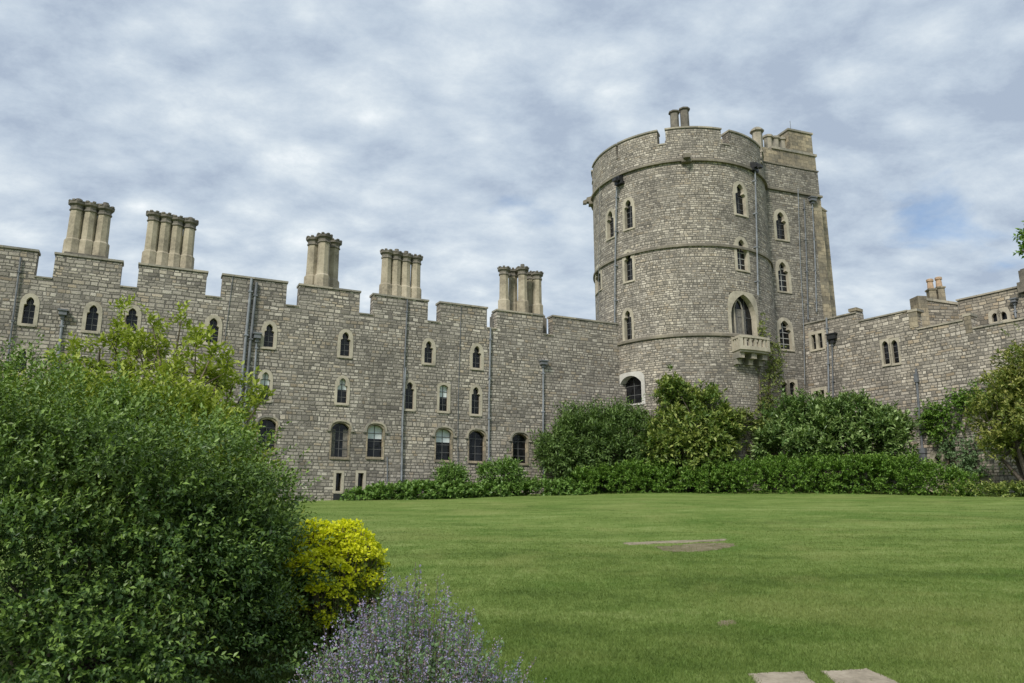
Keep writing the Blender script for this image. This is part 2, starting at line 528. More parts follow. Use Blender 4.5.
def lawn_mat(name='mown_lawn', blades=False):
    m, nt, bs, out = new_mat(name)
    tc = nd(nt, 'ShaderNodeTexCoord').outputs['Object']
    st = nd(nt, 'ShaderNodeMapping', {0: tc, 'Rotation': (0, 0, R(-12)), 'Scale': (0.30, 1.0, 1.0)}).outputs[0]
    n1 = nd(nt, 'ShaderNodeTexNoise', {'Vector': st, 'Scale': 0.8, 'Detail': 8.0, 'Roughness': 0.66}).outputs[0]
    n2 = nd(nt, 'ShaderNodeTexNoise', {'Vector': tc, 'Scale': 0.36, 'Detail': 7.0, 'Roughness': 0.64, 'Distortion': 0.5}).outputs[0]
    n5 = nd(nt, 'ShaderNodeTexNoise', {'Vector': tc, 'Scale': 2.2, 'Detail': 5.0, 'Roughness': 0.6}).outputs[0]
    n3 = nd(nt, 'ShaderNodeTexNoise', {'Vector': tc, 'Scale': 9.0, 'Detail': 6.0, 'Roughness': 0.7}).outputs[0]
    n4 = nd(nt, 'ShaderNodeTexNoise', {'Vector': tc, 'Scale': 60.0, 'Detail': 3.0, 'Roughness': 0.7}).outputs[0]
    if blades:
        n4 = mth(nt, 'MULTIPLY_ADD', nd(nt, 'ShaderNodeNewGeometry').outputs['Random Per Island'], 0.5, 0.25)
    f = mth(nt, 'ADD', mth(nt, 'MULTIPLY', n1, 0.40), mth(nt, 'MULTIPLY', n3, 0.24))
    f = mth(nt, 'ADD', f, mth(nt, 'MULTIPLY', n4, 0.16))
    f = mth(nt, 'ADD', f, mth(nt, 'MULTIPLY', n5, 0.20))
    col = ramp(nt, f, [(0.41, (0.084, 0.130, 0.026)), (0.47, (0.122, 0.180, 0.038)), (0.53, (0.162, 0.224, 0.054)), (0.60, (0.240, 0.290, 0.098))])
    dry = sstep(nt, n2, 0.50, 0.66)
    col = mixc(nt, mth(nt, 'MULTIPLY', dry, 0.5), col, (0.215, 0.245, 0.075))
    lush = sstep(nt, n2, 0.48, 0.36)
    col = mixc(nt, mth(nt, 'MULTIPLY', lush, 0.5), col, (0.080, 0.152, 0.022))
    nt.links.new(col, bs.inputs['Base Color'])
    bs.inputs['Roughness'].default_value = 0.9 if not blades else 0.6
    bs.inputs['Specular IOR Level'].default_value = 0.15
    if blades:
        tr = nd(nt, 'ShaderNodeBsdfTranslucent', {0: col})
        mx = nd(nt, 'ShaderNodeMixShader', {0: 0.25})
        nt.links.new(bs.outputs[0], mx.inputs[1])
        nt.links.new(tr.outputs[0], mx.inputs[2])
        nt.links.new(mx.outputs[0], out.inputs[0])
    else:
        bp = nd(nt, 'ShaderNodeBump', {'Height': mth(nt, 'ADD', n3, n4), 'Strength': 0.5, 'Distance': 0.03})
        nt.links.new(bp.outputs[0], bs.inputs['Normal'])
    return m


M['lawn'] = lawn_mat()

# ------------------------------------------------------------------ ground
def make_ground():
    xs = np.unique(np.concatenate([np.linspace(-4000, -80, 10), np.linspace(-80, 80, 161), np.linspace(80, 4000, 10)]))
    ys = np.unique(np.concatenate([np.linspace(-4000, -40, 10), np.linspace(-40, 80, 121), np.linspace(80, 6000, 12)]))
    X, Y = np.meshgrid(xs, ys)
    Z = ground_z(X, Y)
    v = np.stack([X, Y, Z], -1).reshape(-1, 3)
    nx, ny = len(xs), len(ys)
    i = np.arange((ny - 1) * (nx - 1))
    r, c = i // (nx - 1), i % (nx - 1)
    a = r * nx + c
    f = np.stack([a, a + 1, a + nx + 1, a + nx], -1)
    me = bpy.data.meshes.new('lawn')
    me.from_pydata(v.tolist(), [], f.tolist())
    me.polygons.foreach_set("use_smooth", np.ones(len(me.polygons), bool))
    me.materials.append(M['lawn'])
    tag(link('lawn', me), kind='structure', label='sloping mown green lawn in front of the castle', cat='lawn')


make_ground()


# ------------------------------------------------------------------ windows
def arch_outline(style, uc, v0, v1, hw, K=14):
    H = v1 - v0
    rise = {'cusp': min(H * 0.42, hw * 2.0), 'pointed': hw * 1.5, 'seg': hw * 0.55, 'flat': 0.02, 'round': hw}[style]
    sp = v1 - rise
    pts = []
    if style == 'cusp':
        half = [(1, 0), (1, .16), (.58, .27), (.70, .46), (.64, .68), (.36, .88), (0, 1)]
        full = half + [(-x, y) for x, y in half[-2::-1]]
        pts = [(uc + x * hw, sp + y * rise) for x, y in full]
        while len(pts) < K + 1:
            pts.append(pts[-1])
    else:
        for i in range(K + 1):
            x = math.cos(math.pi * i / K)
            if style == 'pointed':
                k = 0.55
                y = math.sqrt(max(0, 1 - ((abs(x) + k) / (1 + k)) ** 2)) / math.sqrt(1 - (k / (1 + k)) ** 2)
            elif style == 'round':
                y = math.sqrt(max(0, 1 - x * x))
            elif style == 'flat':
                y = 0 if abs(x) > 0.999 else 1
            else:
                y = (1 - abs(x) ** 2.4)
            pts.append((uc + x * hw, sp + y * rise))
    return [(uc - hw, v0), (uc + hw, v0)] + pts, sp, rise


def outer_outline(uc, v0, v1, hw, w, sp, rise, K=14, n=2.4, below=0.12, square=False):
    pts = []
    for i in range(K + 1):
        t = math.pi * i / K
        c, s = math.cos(t), math.sin(t)
        if square:
            x = max(-1, min(1, c * 1.6)); y = max(0, min(1, s * 1.8))
        else:
            x = math.copysign(abs(c) ** (2 / n), c); y = abs(s) ** (2 / n)
        pts.append((uc + x * (hw + w), sp + y * (rise + w)))
    return [(uc - hw - w, v0 - below), (uc + hw + w, v0 - below)] + pts


HOLES = {}


def window(S, parent, px, py0, py1, wpx, style='cusp', w=0.2, bars=(1, 3), blind=0.0, hood=False, mat='dress',
           depth=0.26, sash=False, curtain=False, square=False, lights=1, key=None, wide=1.0):
    """one window on wall surface S; px, py0, py1 and wpx give its axis, head, sill and clear width as seen from the lawn"""
    uc, v1 = S.pick(px, py0)
    _, v0 = S.pick(px, py1)
    ua, _ = S.pick(px - wpx / 2, (py0 + py1) / 2)
    ub, _ = S.pick(px + wpx / 2, (py0 + py1) / 2)
    hw = (ub - ua) / 2 * wide * 1.12
    HOLES.setdefault(key, []).append((uc - hw - .02, uc + hw + .02, v0 - .02, v1 + .02))
    inn, sp, rise = arch_outline(style, uc, v0, v1, hw)
    out = outer_outline(uc, v0, v1, hw, w, sp, rise, square=square, n=3.6 if style in ('pointed', 'seg') else 2.4)
    mb = MB()
    pr = 0.025
    n = len(inn)
    for i in range(n):
        j = (i + 1) % n
        a, b, c, d = inn[i], inn[j], out[j], out[i]
        mb.quad([S(*a, pr), S(*d, pr), S(*c, pr), S(*b, pr)], [a, d, c, b])
        mb.quad([S(*a, -depth), S(*a, pr), S(*b, pr), S(*b, -depth)])
        mb.quad([S(*d, pr), S(*d, -0.03), S(*c, -0.03), S(*c, pr)])
    mb.box(S, uc - hw - w * 0.6, uc + hw + w * 0.6, v0 - 0.13, v0, -depth, 0.07, top=(v0 + 0.02, v0 - 0.05))
    root = mb.build('window', M[mat], parent)
    g = MB()
    k = 4 if S.curved else 1
    us = np.linspace(uc - hw - .015, uc + hw + .015, k + 1)
    for a, b in zip(us[:-1], us[1:]):
        g.quad([S(a, v0 - .015, -depth + .06), S(b, v0 - .015, -depth + .06), S(b, v1 + .015, -depth + .06), S(a, v1 + .015, -depth + .06)])
    g.build('pane', M['glass'], root)
    nb, nh = bars
    if nb or nh:
        b = MB()
        t = 0.016 if not sash else 0.022
        for i in range(nb):
            u = uc - hw + 2 * hw * (i + 1) / (nb + 1)
            b.box(S, u - t, u + t, v0, v1 - 0.01, -depth + .062, -depth + .085)
        for i in range(nh):
            v = v0 + (v1 - v0) * (i + 1) / (nh + 1)
            b.box(S, uc - hw, uc + hw, v - t, v + t, -depth + .064, -depth + .087)
        b.build('glazing_bar', M['sash'] if sash else M['bar'], root)
    if lights > 1:
        b = MB()
        b.box(S, uc - 0.09, uc + 0.09, v0 - 0.01, v1 + 0.01, -depth + .09, pr - .004)
        b.build('mullion', M[mat], root)
    if blind:
        b = MB()
        b.box(S, uc - hw + .02, uc + hw - .02, v1 - (v1 - v0) * blind, v1 - 0.02, -depth + .0615, -depth + .063)
        b.build('blind', M['blind'], root)
    if curtain:
        for s in (-1, 1):
            b = MB()
            x0, x1 = sorted((uc + s * hw * .98, uc + s * hw * .45))
            b.box(S, x0, x1, v0 + .05, v1 - 0.3, -depth + .0612, -depth + .0635)
            b.build('curtain', M['curtain'], root)
    if hood:
        b = MB()
        o1 = outer_outline(uc, v0, v1, hw, w + 0.01, sp - .1, rise + .1)[2:]
        o2 = outer_outline(uc, v0, v1, hw, w + 0.11, sp - .1, rise + .1)[2:]
        for i in range(len(o1) - 1):
            a, bb, c, d = o1[i], o1[i + 1], o2[i + 1], o2[i]
            b.quad([S(*a, .09), S(*d, .09), S(*c, .09), S(*bb, .09)])
            b.quad([S(*d, .09), S(*d, -.02), S(*c, -.02), S(*c, .09)])
            b.quad([S(*a, -.02), S(*a, .09), S(*bb, .09), S(*bb, -.02)])
        b.box(S, uc - hw - w - .2, uc - hw - w - .008, sp - .19, sp - .1, -.01, .09)
        b.box(S, uc + hw + w + .008, uc + hw + w + .2, sp - .19, sp - .1, -.01, .09)
        b.build('hood_mould', M['cope'], root)
    return root


def masonry_skin(S, parent, key, u0, u1, v0, tops, t, mat, name='masonry', step=None):
    """tops: list of (u start, u end, top)"""
    holes = HOLES.get(key, [])
    us = [u0, u1]
    vs = [v0]
    for a, b, tv in tops:
        us += [a, b]
        vs.append(tv)
    for a, b, c, d in holes:
        us += [a, b]
        vs += [c, d]
    us = [u for u in us if u0 - 1e-6 <= u <= u1 + 1e-6]
    if step:
        us += list(np.arange(u0, u1, step))

    def inside(u, v):
        top = None
        for a, b, tv in tops:
            if a <= u <= b:
                top = tv
        if top is None or v > top:
            return False
        for a, b, c, d in holes:
            if a < u < b and c < v < d:
                return False
        return True
    mb = MB()
    mb.slab(S, us, vs, inside, t)
    return mb.build(name, M[mat], parent)


def downpipe(S, parent, pts, r=0.055, mat='lead', hopper=None, off=0.09, brackets=True, name='downpipe'):
    """pts: seen points (px, py) down the wall"""
    P = []
    for px, py in pts:
        u, v = S.pick(px, py)
        P.append((u, v))
    mb = MB()
    path = []
    for (u0, v0), (u1, v1) in zip(P[:-1], P[1:]):
        k = max(2, int(abs(v1 - v0) / 1.5))
        for i in range(k):
            path.append((u0 + (u1 - u0) * i / k, v0 + (v1 - v0) * i / k))
    path.append(P[-1])
    r = r * .8
    mb.tube([S(u, v, off) for u, v in path], r, 8)
    if brackets:
        top, bot = P[0][1], P[-1][1]
        v = top - 0.7
        while v > bot:
            u = np.interp(-v, [-p[1] for p in P], [p[0] for p in P])
            mb.box(S, u - r * 1.5, u + r * 1.5, v - .035, v + .035, 0.0, off + r * 1.25)
            v -= 2.3
    root = mb.build(name, M[mat], parent, smooth=False)
    if hopper:
        u, v = P[0]
        h = MB()
        hw, hh = hopper
        h.box(S, u - hw, u + hw, v - hh * .55, v, 0.0, 0.30)
        h.box(S, u - hw - .05, u + hw + .05, v - .002, v + .07, 0.0, 0.35)
        h.box(S, u - hw * .5, u + hw * .5, v - hh, v - hh * .552, 0.005, 0.2)
        h.build('hopper', M['black'] if mat == 'lead' else M['lead'], root)
    return root


# ------------------------------------------------------------------ left range with chimneys
def left_range():
    S = WL
    root = thing('castle_range', S(0, float(ground_z(*S(0, 0)[:2]))),
                 'long grey stone castle range with battlements and five clustered chimney stacks on the left', 'castle wall')
    K = 'L'
    up = dict(key=K, style='cusp', w=0.16, bars=(1, 3))
    for i, (px, a, b) in enumerate([(31, 297, 324), (94, 305, 331), (133, 308, 331), (214, 318, 343), (270, 324, 347),
                                    (346, 332, 356), (429, 341, 363), (477, 346, 368)]):
        window(S, root, px, a, b, 10.5 - (i > 3) * 1.8 - (i > 5) * 1.0, **up)
    window(S, root, 23, 349, 372, 10.5, **up)
    for i, (px, a, b) in enumerate([(266, 372, 400), (343, 378, 403), (410, 382, 409), (444, 385, 411), (476, 387, 414)]):
        window(S, root, px, a, b, 9.0 - (i > 1) * 1.2, key=K, style='cusp' if i != 3 else 'seg', w=0.13, bars=(1, 3),
               blind=0.0 if i in (2, 4) else 0.45)
    for i, (px, a, b) in enumerate([(268, 419, 452), (341, 423, 457), (376, 425, 457), (444, 429, 460), (477, 431, 461), (520, 434, 463)]):
        window(S, root, px, a, b, 15.5 if i < 2 else (14.0 if i < 5 else 13), key=K, style='seg', w=0.07, bars=(1, 3), sash=False, hood=True, mat='golden',
               blind=0.42 if i in (2, 3) else 0.0, depth=0.34, curtain=i == 1)
    for px in (339, 361):
        window(S, root, px, 473, 491, 5.0, key=K, style='flat', w=0.13, bars=(0, 0), depth=0.4, square=True)
    # merlons: seen extents and tops
    mer = [(-120, 37, 249), (54, 122, 258), (138, 207, 268.5), (222, 287, 279), (299, 360, 289), (373, 428, 298.5),
           (440, 487, 306), (497, 543, 314), (553, 640, 322)]
    ztop = [S.pick((a + b) / 2 if a > -50 else 18, y)[1] for a, b, y in mer]
    znotch = S.pick(365, 314.5)[1]
    zt = float(np.mean(ztop))
    print('merlon tops', [round(z, 2) for z in ztop], 'notch', znotch)
    ext = []
    for (a, b, y), z in zip(mer, ztop):
        u0 = S.pick(a, y + 8)[0]
        u1 = S.pick(b, y + 8)[0]
        ext.append((u0, u1, zt + (z - zt) * 0.6))
    ext.insert(0, (ext[0][0] - 8, ext[0][0] - 0.9, zt))
    uL, uR = ext[0][0], ext[-1][1]
    tops = [(uL, uR, znotch)] + ext
    masonry_skin(S, root, K, uL, uR, 0.3, tops, 0.62, 'rubble')
    core = MB()
    core.box(S, uL, uR - 2.2, 0.3, znotch - 0.5, -6.0, -0.625)
    core.build('rear_wall', M['rubble'], root)
    rf = MB()
    rf.box(S, uL, uR - 2.2, znotch - 0.497, znotch - 0.42, -6.0, -0.63)
    rf.build('roof', M['roof'], root)
    for a, b, z in ext:
        cp = MB()
        cp.box(S, a - .05, b + .05, z + .003, z + .12, -.68, .06, top=(z + .12, z + .10))
        cp.build('coping', M['cope'], root)
    for (a, b, z), (c, d, z2) in zip(ext[:-1], ext[1:]):
        cp = MB()
        cp.box(S, b + .003, c - .003, znotch + .003, znotch + .10, -.66, .05, top=(znotch + .1, znotch + .07))
        cp.build('coping', M['cope'], root)
    # chimney stacks
    stacks = [
        (dict(x0=66, x1=108, yb=255), [(78, 201, -1.3), (91.5, 203, -1.3), (105, 206, -1.3)], 0.30),
        (dict(x0=143, x1=193, yb=267), [(154.5, 212, -1.3), (166.5, 214, -1.3), (178, 217, -1.3), (190, 219.5, -1.3)], 0.285),
        (dict(x0=304, x1=339, yb=289), [(314, 237, -1.45), (324.5, 234, -0.95), (334, 240, -1.7)], 0.31),
        (dict(x0=381, x1=421, yb=298), [(387, 250, -1.3), (396.5, 252, -1.3), (406, 254, -1.3), (416, 255.5, -1.3)], 0.285),
        (dict(x0=496, x1=541, yb=313), [(504, 267, -1.3), (513, 269, -1.8), (522.5, 267, -1.0), (530.5, 272, -1.8), (537, 272, -1.4)], 0.29)]
    for bs, shafts, r in stacks:
        d = -1.3
        u0, zb = S.pick(bs['x0'], bs['yb'], d)
        u1, _ = S.pick(bs['x1'], bs['yb'], d)
        _, zb = S.pick((bs['x0'] + bs['x1']) / 2, bs['yb'], d)
        b = MB()
        b.box(S, u0 - .1, u1 + .1, znotch - .5, zb - .28, d - .72, d + .56)
        b.box(S, u0 - .04, u1 + .04, zb - .277, zb - .0, d - .64, d + .48, top=(zb - .1, zb - .1))
        st = b.build('chimney_stack', M['cap'], root)
        for px, y, dd in shafts:
            _, zt2 = S.pick(px, y, dd)
            u, _ = S.pick(px, y + 5, dd)
            # shafts stand plumb: axis taken at mid height
            c = S(u, 0, dd)
            z0 = zb - .12
            sh = MB()
            sh.lathe(c, [(z0, r * 1.36), (z0 + .74, r * 1.33), (z0 + .84, r * 1.08), (z0 + .95, r * 1.05), (zt2 - .58, r * 1.0)])
            so = sh.build('chimney_shaft', M['shaft'], st)
            cpz = MB()
            cpz.lathe(c, [(zt2 - .583, r * 1.0), (zt2 - .54, r * 1.18), (zt2 - .49, r * 1.18), (zt2 - .44, r * 1.05), (zt2 - .32, r * 1.08),
                          (zt2 - .25, r * 1.42), (zt2 - .12, r * 1.46), (zt2 - .11, r * 1.2)])
            for q in range(8):
                an = 2 * math.pi * q / 8
                cx, cy = c[0] + math.cos(an) * r * 1.2, c[1] + math.sin(an) * r * 1.2
                cpz.lathe((cx, cy), [(zt2 - .122, .10), (zt2 - .05, .10), (zt2 - .03, .05)], 4, an + math.pi / 4)
            cpz.lathe(c, [(zt2 - .12, r * .55), (zt2 + random.choice((-.1, -.1, .1, .16)), r * .45)], 8)
            cpz.build('chimney_cap', M['cap'], st)
    # pipes
    downpipe(S, root, [(21, 258), (9, 352), (4, 420)], .05, 'lead')
    downpipe(S, root, [(63.5, 312), (58, 362), (50, 440)], .075, 'galv', hopper=(.16, .35))
    downpipe(S, root, [(251.5, 279), (245, 345), (241, 390), (236, 450)], .085, 'galv')
    downpipe(S, root, [(256.5, 283), (250, 345), (246, 390), (241, 450)], .085, 'lead')
    downpipe(S, root, [(233, 276), (224, 345), (218, 400)], .018, 'lead', off=.03, brackets=False, name='lightning_conductor')
    downpipe(S, root, [(257, 335), (254, 378), (250, 450)], .06, 'galv', hopper=(.16, .4))
    downpipe(S, root, [(407, 300), (404, 365), (401.5, 420), (400.5, 481)], .05, 'lead', hopper=None)
    downpipe(S, root, [(405, 368), (402, 420), (401, 481)], .045, 'galv', off=.13, brackets=False)
    downpipe(S, root, [(461, 306), (458, 400), (457.5, 470)], .022, 'lead', off=.03, brackets=False, name='lightning_conductor')
    downpipe(S, root, [(490, 328), (488.5, 400), (488, 470)], .065, 'galv')
    downpipe(S, root, [(542.5, 362), (542.5, 430), (543, 482)], .065, 'galv', hopper=(.2, .35))
    downpipe(S, root, [(387, 457), (387, 482)], .03, 'galv', off=.04, brackets=False)
    # grate at the foot of the wall
    u, v = S.pick(340, 497)
    g = MB()
    g.box(S, u - .35, u + .35, v - .3, v + .15, -.01, .05)
    g.build('cellar_grate', M['black'], root)
    return root


left_range()


# ------------------------------------------------------------------ round tower
def round_tower():
    S = TW
    root = thing('round_tower', (TC[0], TC[1], float(ground_z(*TC))),
                 'tall round grey stone tower with crenellated top and arched balcony window', 'castle tower')
    K = 'T'
    w = dict(key=K, style='cusp', bars=(1, 4), depth=.3)
    window(S, root, 610, 211, 238, 6.0, w=.17, **w)
    window(S, root, 628.0, 200, 228.5, 7.0, w=.18, **w)
    window(S, root, 739.5, 184, 214, 9.0, w=.19, **w)
    window(S, root, 597.5, 268, 292, 4.0, w=.2, **w)
    window(S, root, 628.0, 252, 281, 7.0, w=.18, **w)
    window(S, root, 741.0, 239.5, 269.5, 9.0, w=.19, sash=True, **w)
    window(S, root, 627.5, 310.5, 340, 6.5, w=.17, **w)
    window(S, root, 629.5, 376, 404, 19, key=K, style='seg', w=.24, bars=(1, 2), mat='pale', depth=.5)
    window(S, root, 743, 294.5, 337, 22.5, key=K, style='pointed', w=.2, bars=(2, 1), depth=.42, hood=False, curtain=False)
    zs1, zs2, zs3 = 23.75, 18.1, S.pick(690, 334.5)[1]
    znot, zmer = S.pick(690, 142.5)[1], S.pick(690, 128)[1]
    print('tower z', zs3, znot, zmer)
    notch = []
    for a, b, y in ((616.5, 618.5, 165), (657.5, 666, 147), (721.5, 729.5, 143)):
        notch.append((S.pick(a, y)[0], S.pick(b, y)[0]))
    C = 2 * math.pi * S.r
    u0 = -C / 2 + 1e-3
    u1 = C / 2 - 1e-3
    # embrasures carry on round the back
    p = 4.1
    x = notch[-1][1] + 3.6
    while x < u1 - 2:
        notch.append((x, x + .62))
        x += p
    x = notch[0][0] - 3.6
    while x > u0 + 2:
        notch.append((x - .62, x))
        x -= p
    notch.sort()
    tops = [(u0, u1, zmer)] + [(a, b, znot) for a, b in notch]
    masonry_skin(S, root, K, u0, u1, 0.5, tops, .7, 'tower', step=.35)
    st = MB()
    for z in (zs1, zs2, zs3):
        big = z == zs1
        st.box(S, u0, u1, z - .10, z + .13, -.01, .17 if big else .11, top=(z + .13, z + .04), step=.35)
    st.build('string_course', M['string'], root)
    edges = [u0] + [q for a, b in notch for q in (a, b)] + [u1]
    for a, b in zip(edges[0::2], edges[1::2]):
        cp = MB()
        cp.box(S, a - .04, b + .04, zmer + .003, zmer + .15, -.78, .07, top=(zmer + .15, zmer + .11), step=.35)
        cp.build('coping', M['cope'], root)
    for a, b in notch:
        cp = MB()
        cp.box(S, a + .003, b - .003, znot + .003, znot + .1, -.75, .05, step=.35)
        cp.build('coping', M['cope'], root)
    rf = MB()
    rf.lathe(TC, [(znot - 1.0, 5.2), (znot - .9, 5.2)], 48)
    rf.build('roof', M['roof'], root)
    # plinth widening below the lowest string
    # square chimney pair standing behind the parapet
    u, zc = S.pick(679, 109)
    cx, cz = None, None
    for i, (px, y) in enumerate(((674, 110), (684, 107))):
        q = site(px, y, TC[1] - 3.6)
        z1 = q[2]
        c = (q[0], q[1])
        b = MB()
        b.lathe(c, [(znot - 1, .30), (z1 - .30, .29), (z1 - .26, .39), (z1 - .17, .39), (z1, .06)], 8)
        b.build('chimney_shaft', M['cap'], root)
    q = site(679, 126, TC[1] - 3.6)
    b = MB()
    F = Flat((q[0], q[1]), (1, 0.22))
    b.box(F, -.85, .85, znot - 1, zmer + .45, -.5, .5)
    b.build('chimney_base', M['cope'], root)
    q = site(756.5, 127.5, TC[1] - .3)
    b = MB()
    z1 = q[2]
    b.lathe((q[0], q[1]), [(znot - 1, .36), (z1 - .42, .36), (z1 - .38, .5), (z1 - .28, .5), (z1 - .05, .24), (z1, .1)], 8)
    b.build('chimney_shaft', M['cope'], root)
    # gargoyle spouts
    for px, y in ((590.5, 206), (621, 181), (686, 159), (752, 168)):
        u, v = S.pick(px, y)
        if px < 592:
            u = -S.r * R(80)
            v = zs1 - .1
        g = MB()
        g.box(S, u - .2, u + .2, v - .1, v + .3, .0, .45, top=(v + .35, v + .2))
        g.box(S, u - .13, u + .13, v - .2, v + .1, .451, .7, top=(v + .12, v))
        g.box(S, u - .3, u + .3, v - .3, v - .103, -.01, .3)
        g.build('gargoyle', M['black'] if px in (621, 752) else M['string'], root)
    downpipe(S, root, [(618.8, 188), (617.5, 260), (617.2, 330), (616.5, 400)], .06, 'galv', off=.2)
    downpipe(S, root, [(602.5, 188), (601.6, 260), (601, 318)], .022, 'lead', off=.2, brackets=False, name='lightning_conductor')
    downpipe(S, root, [(752.3, 172), (754.5, 260), (755.3, 296)], .06, 'galv', off=.2)
    return root, zs3


tower, ZS3 = round_tower()


def balcony():
    S = TW
    uc, _ = S.pick(746, 340)
    ua, _ = S.pick(731.5, 345)
    ub, _ = S.pick(757.0, 345)
    zt = S.pick(746, 335, .95)[1]
    zf = S.pick(746, 345.5, .95)[1]
    root = MB()
    root.box(S, ua, ub, zf - .22, zf, -.05, .95, step=.3)
    root.box(S, ua + .06, ub - .06, zf - .34, zf - .223, -.04, .85, step=.3)
    o = root.build('balcony', M['dress'], tower)
    r = MB()
    r.box(S, ua, ub, zt - .14, zt, .72, .95, step=.3)
    for a, b in ((ua, ua + .2), (ub - .2, ub)):
        r.box(S, a, b, zt - .14, zt, .0, .718)
        r.box(S, a, b, zf + .002, zt - .142, .75, .93)
        r.box(S, a, b, zf + .002, zt - .142, .0, .15)
    r.build('railing', M['dress'], o)
    b = MB()
    nB = 5
    for i in range(nB):
        u = ua + .2 + (ub - ua - .4) * (i + .5) / nB
        b.box(S, u - .06, u + .06, zf + .002, zt - .142, .77, .91)
    for s in (ua + .03, ub - .17):
        for d in (.25, .5):
            b.box(S, s, s + .14, zf + .002, zt - .142, d, d + .12)
    b.build('baluster', M['dress'], o)
    for i in range(3):
        u = ua + .2 + (ub - ua - .4) * i / 2
        c = MB()
        c.box(S, u - .17, u + .17, zf - .68, zf - .343, -.05, .7)
        c.box(S, u - .15, u + .15, zf - 1.0, zf - .683, -.05, .38)
        c.build('corbel', M['cope'], o)
    # blind tracery and pale pillar edges in the deep doorway
    uc2, zb = S.pick(743, 333)
    zt2 = S.pick(743, 300)[1]
    c = MB()
    for du in (-.33, .33):
        c.box(S, uc2 + du - .05, uc2 + du + .05, zb, zt2 - .5, -.34, -.27)
    for s in (-1, 1):
        pts = [S(uc2 + s * .33, zt2 - .5, -.3), S(uc2 + s * .2, zt2 - .12, -.3), S(uc2, zt2 + .12, -.3)]
        c.tube(pts, .05, 6)
    c.build('tracery', M['cope'], tower)
    d = MB()
    d.box(S, uc2 - .62, uc2 + .62, zb, zt2 - .5, -.357, -.353)
    d.build('door_leaf', M['curtain'], tower)


balcony()


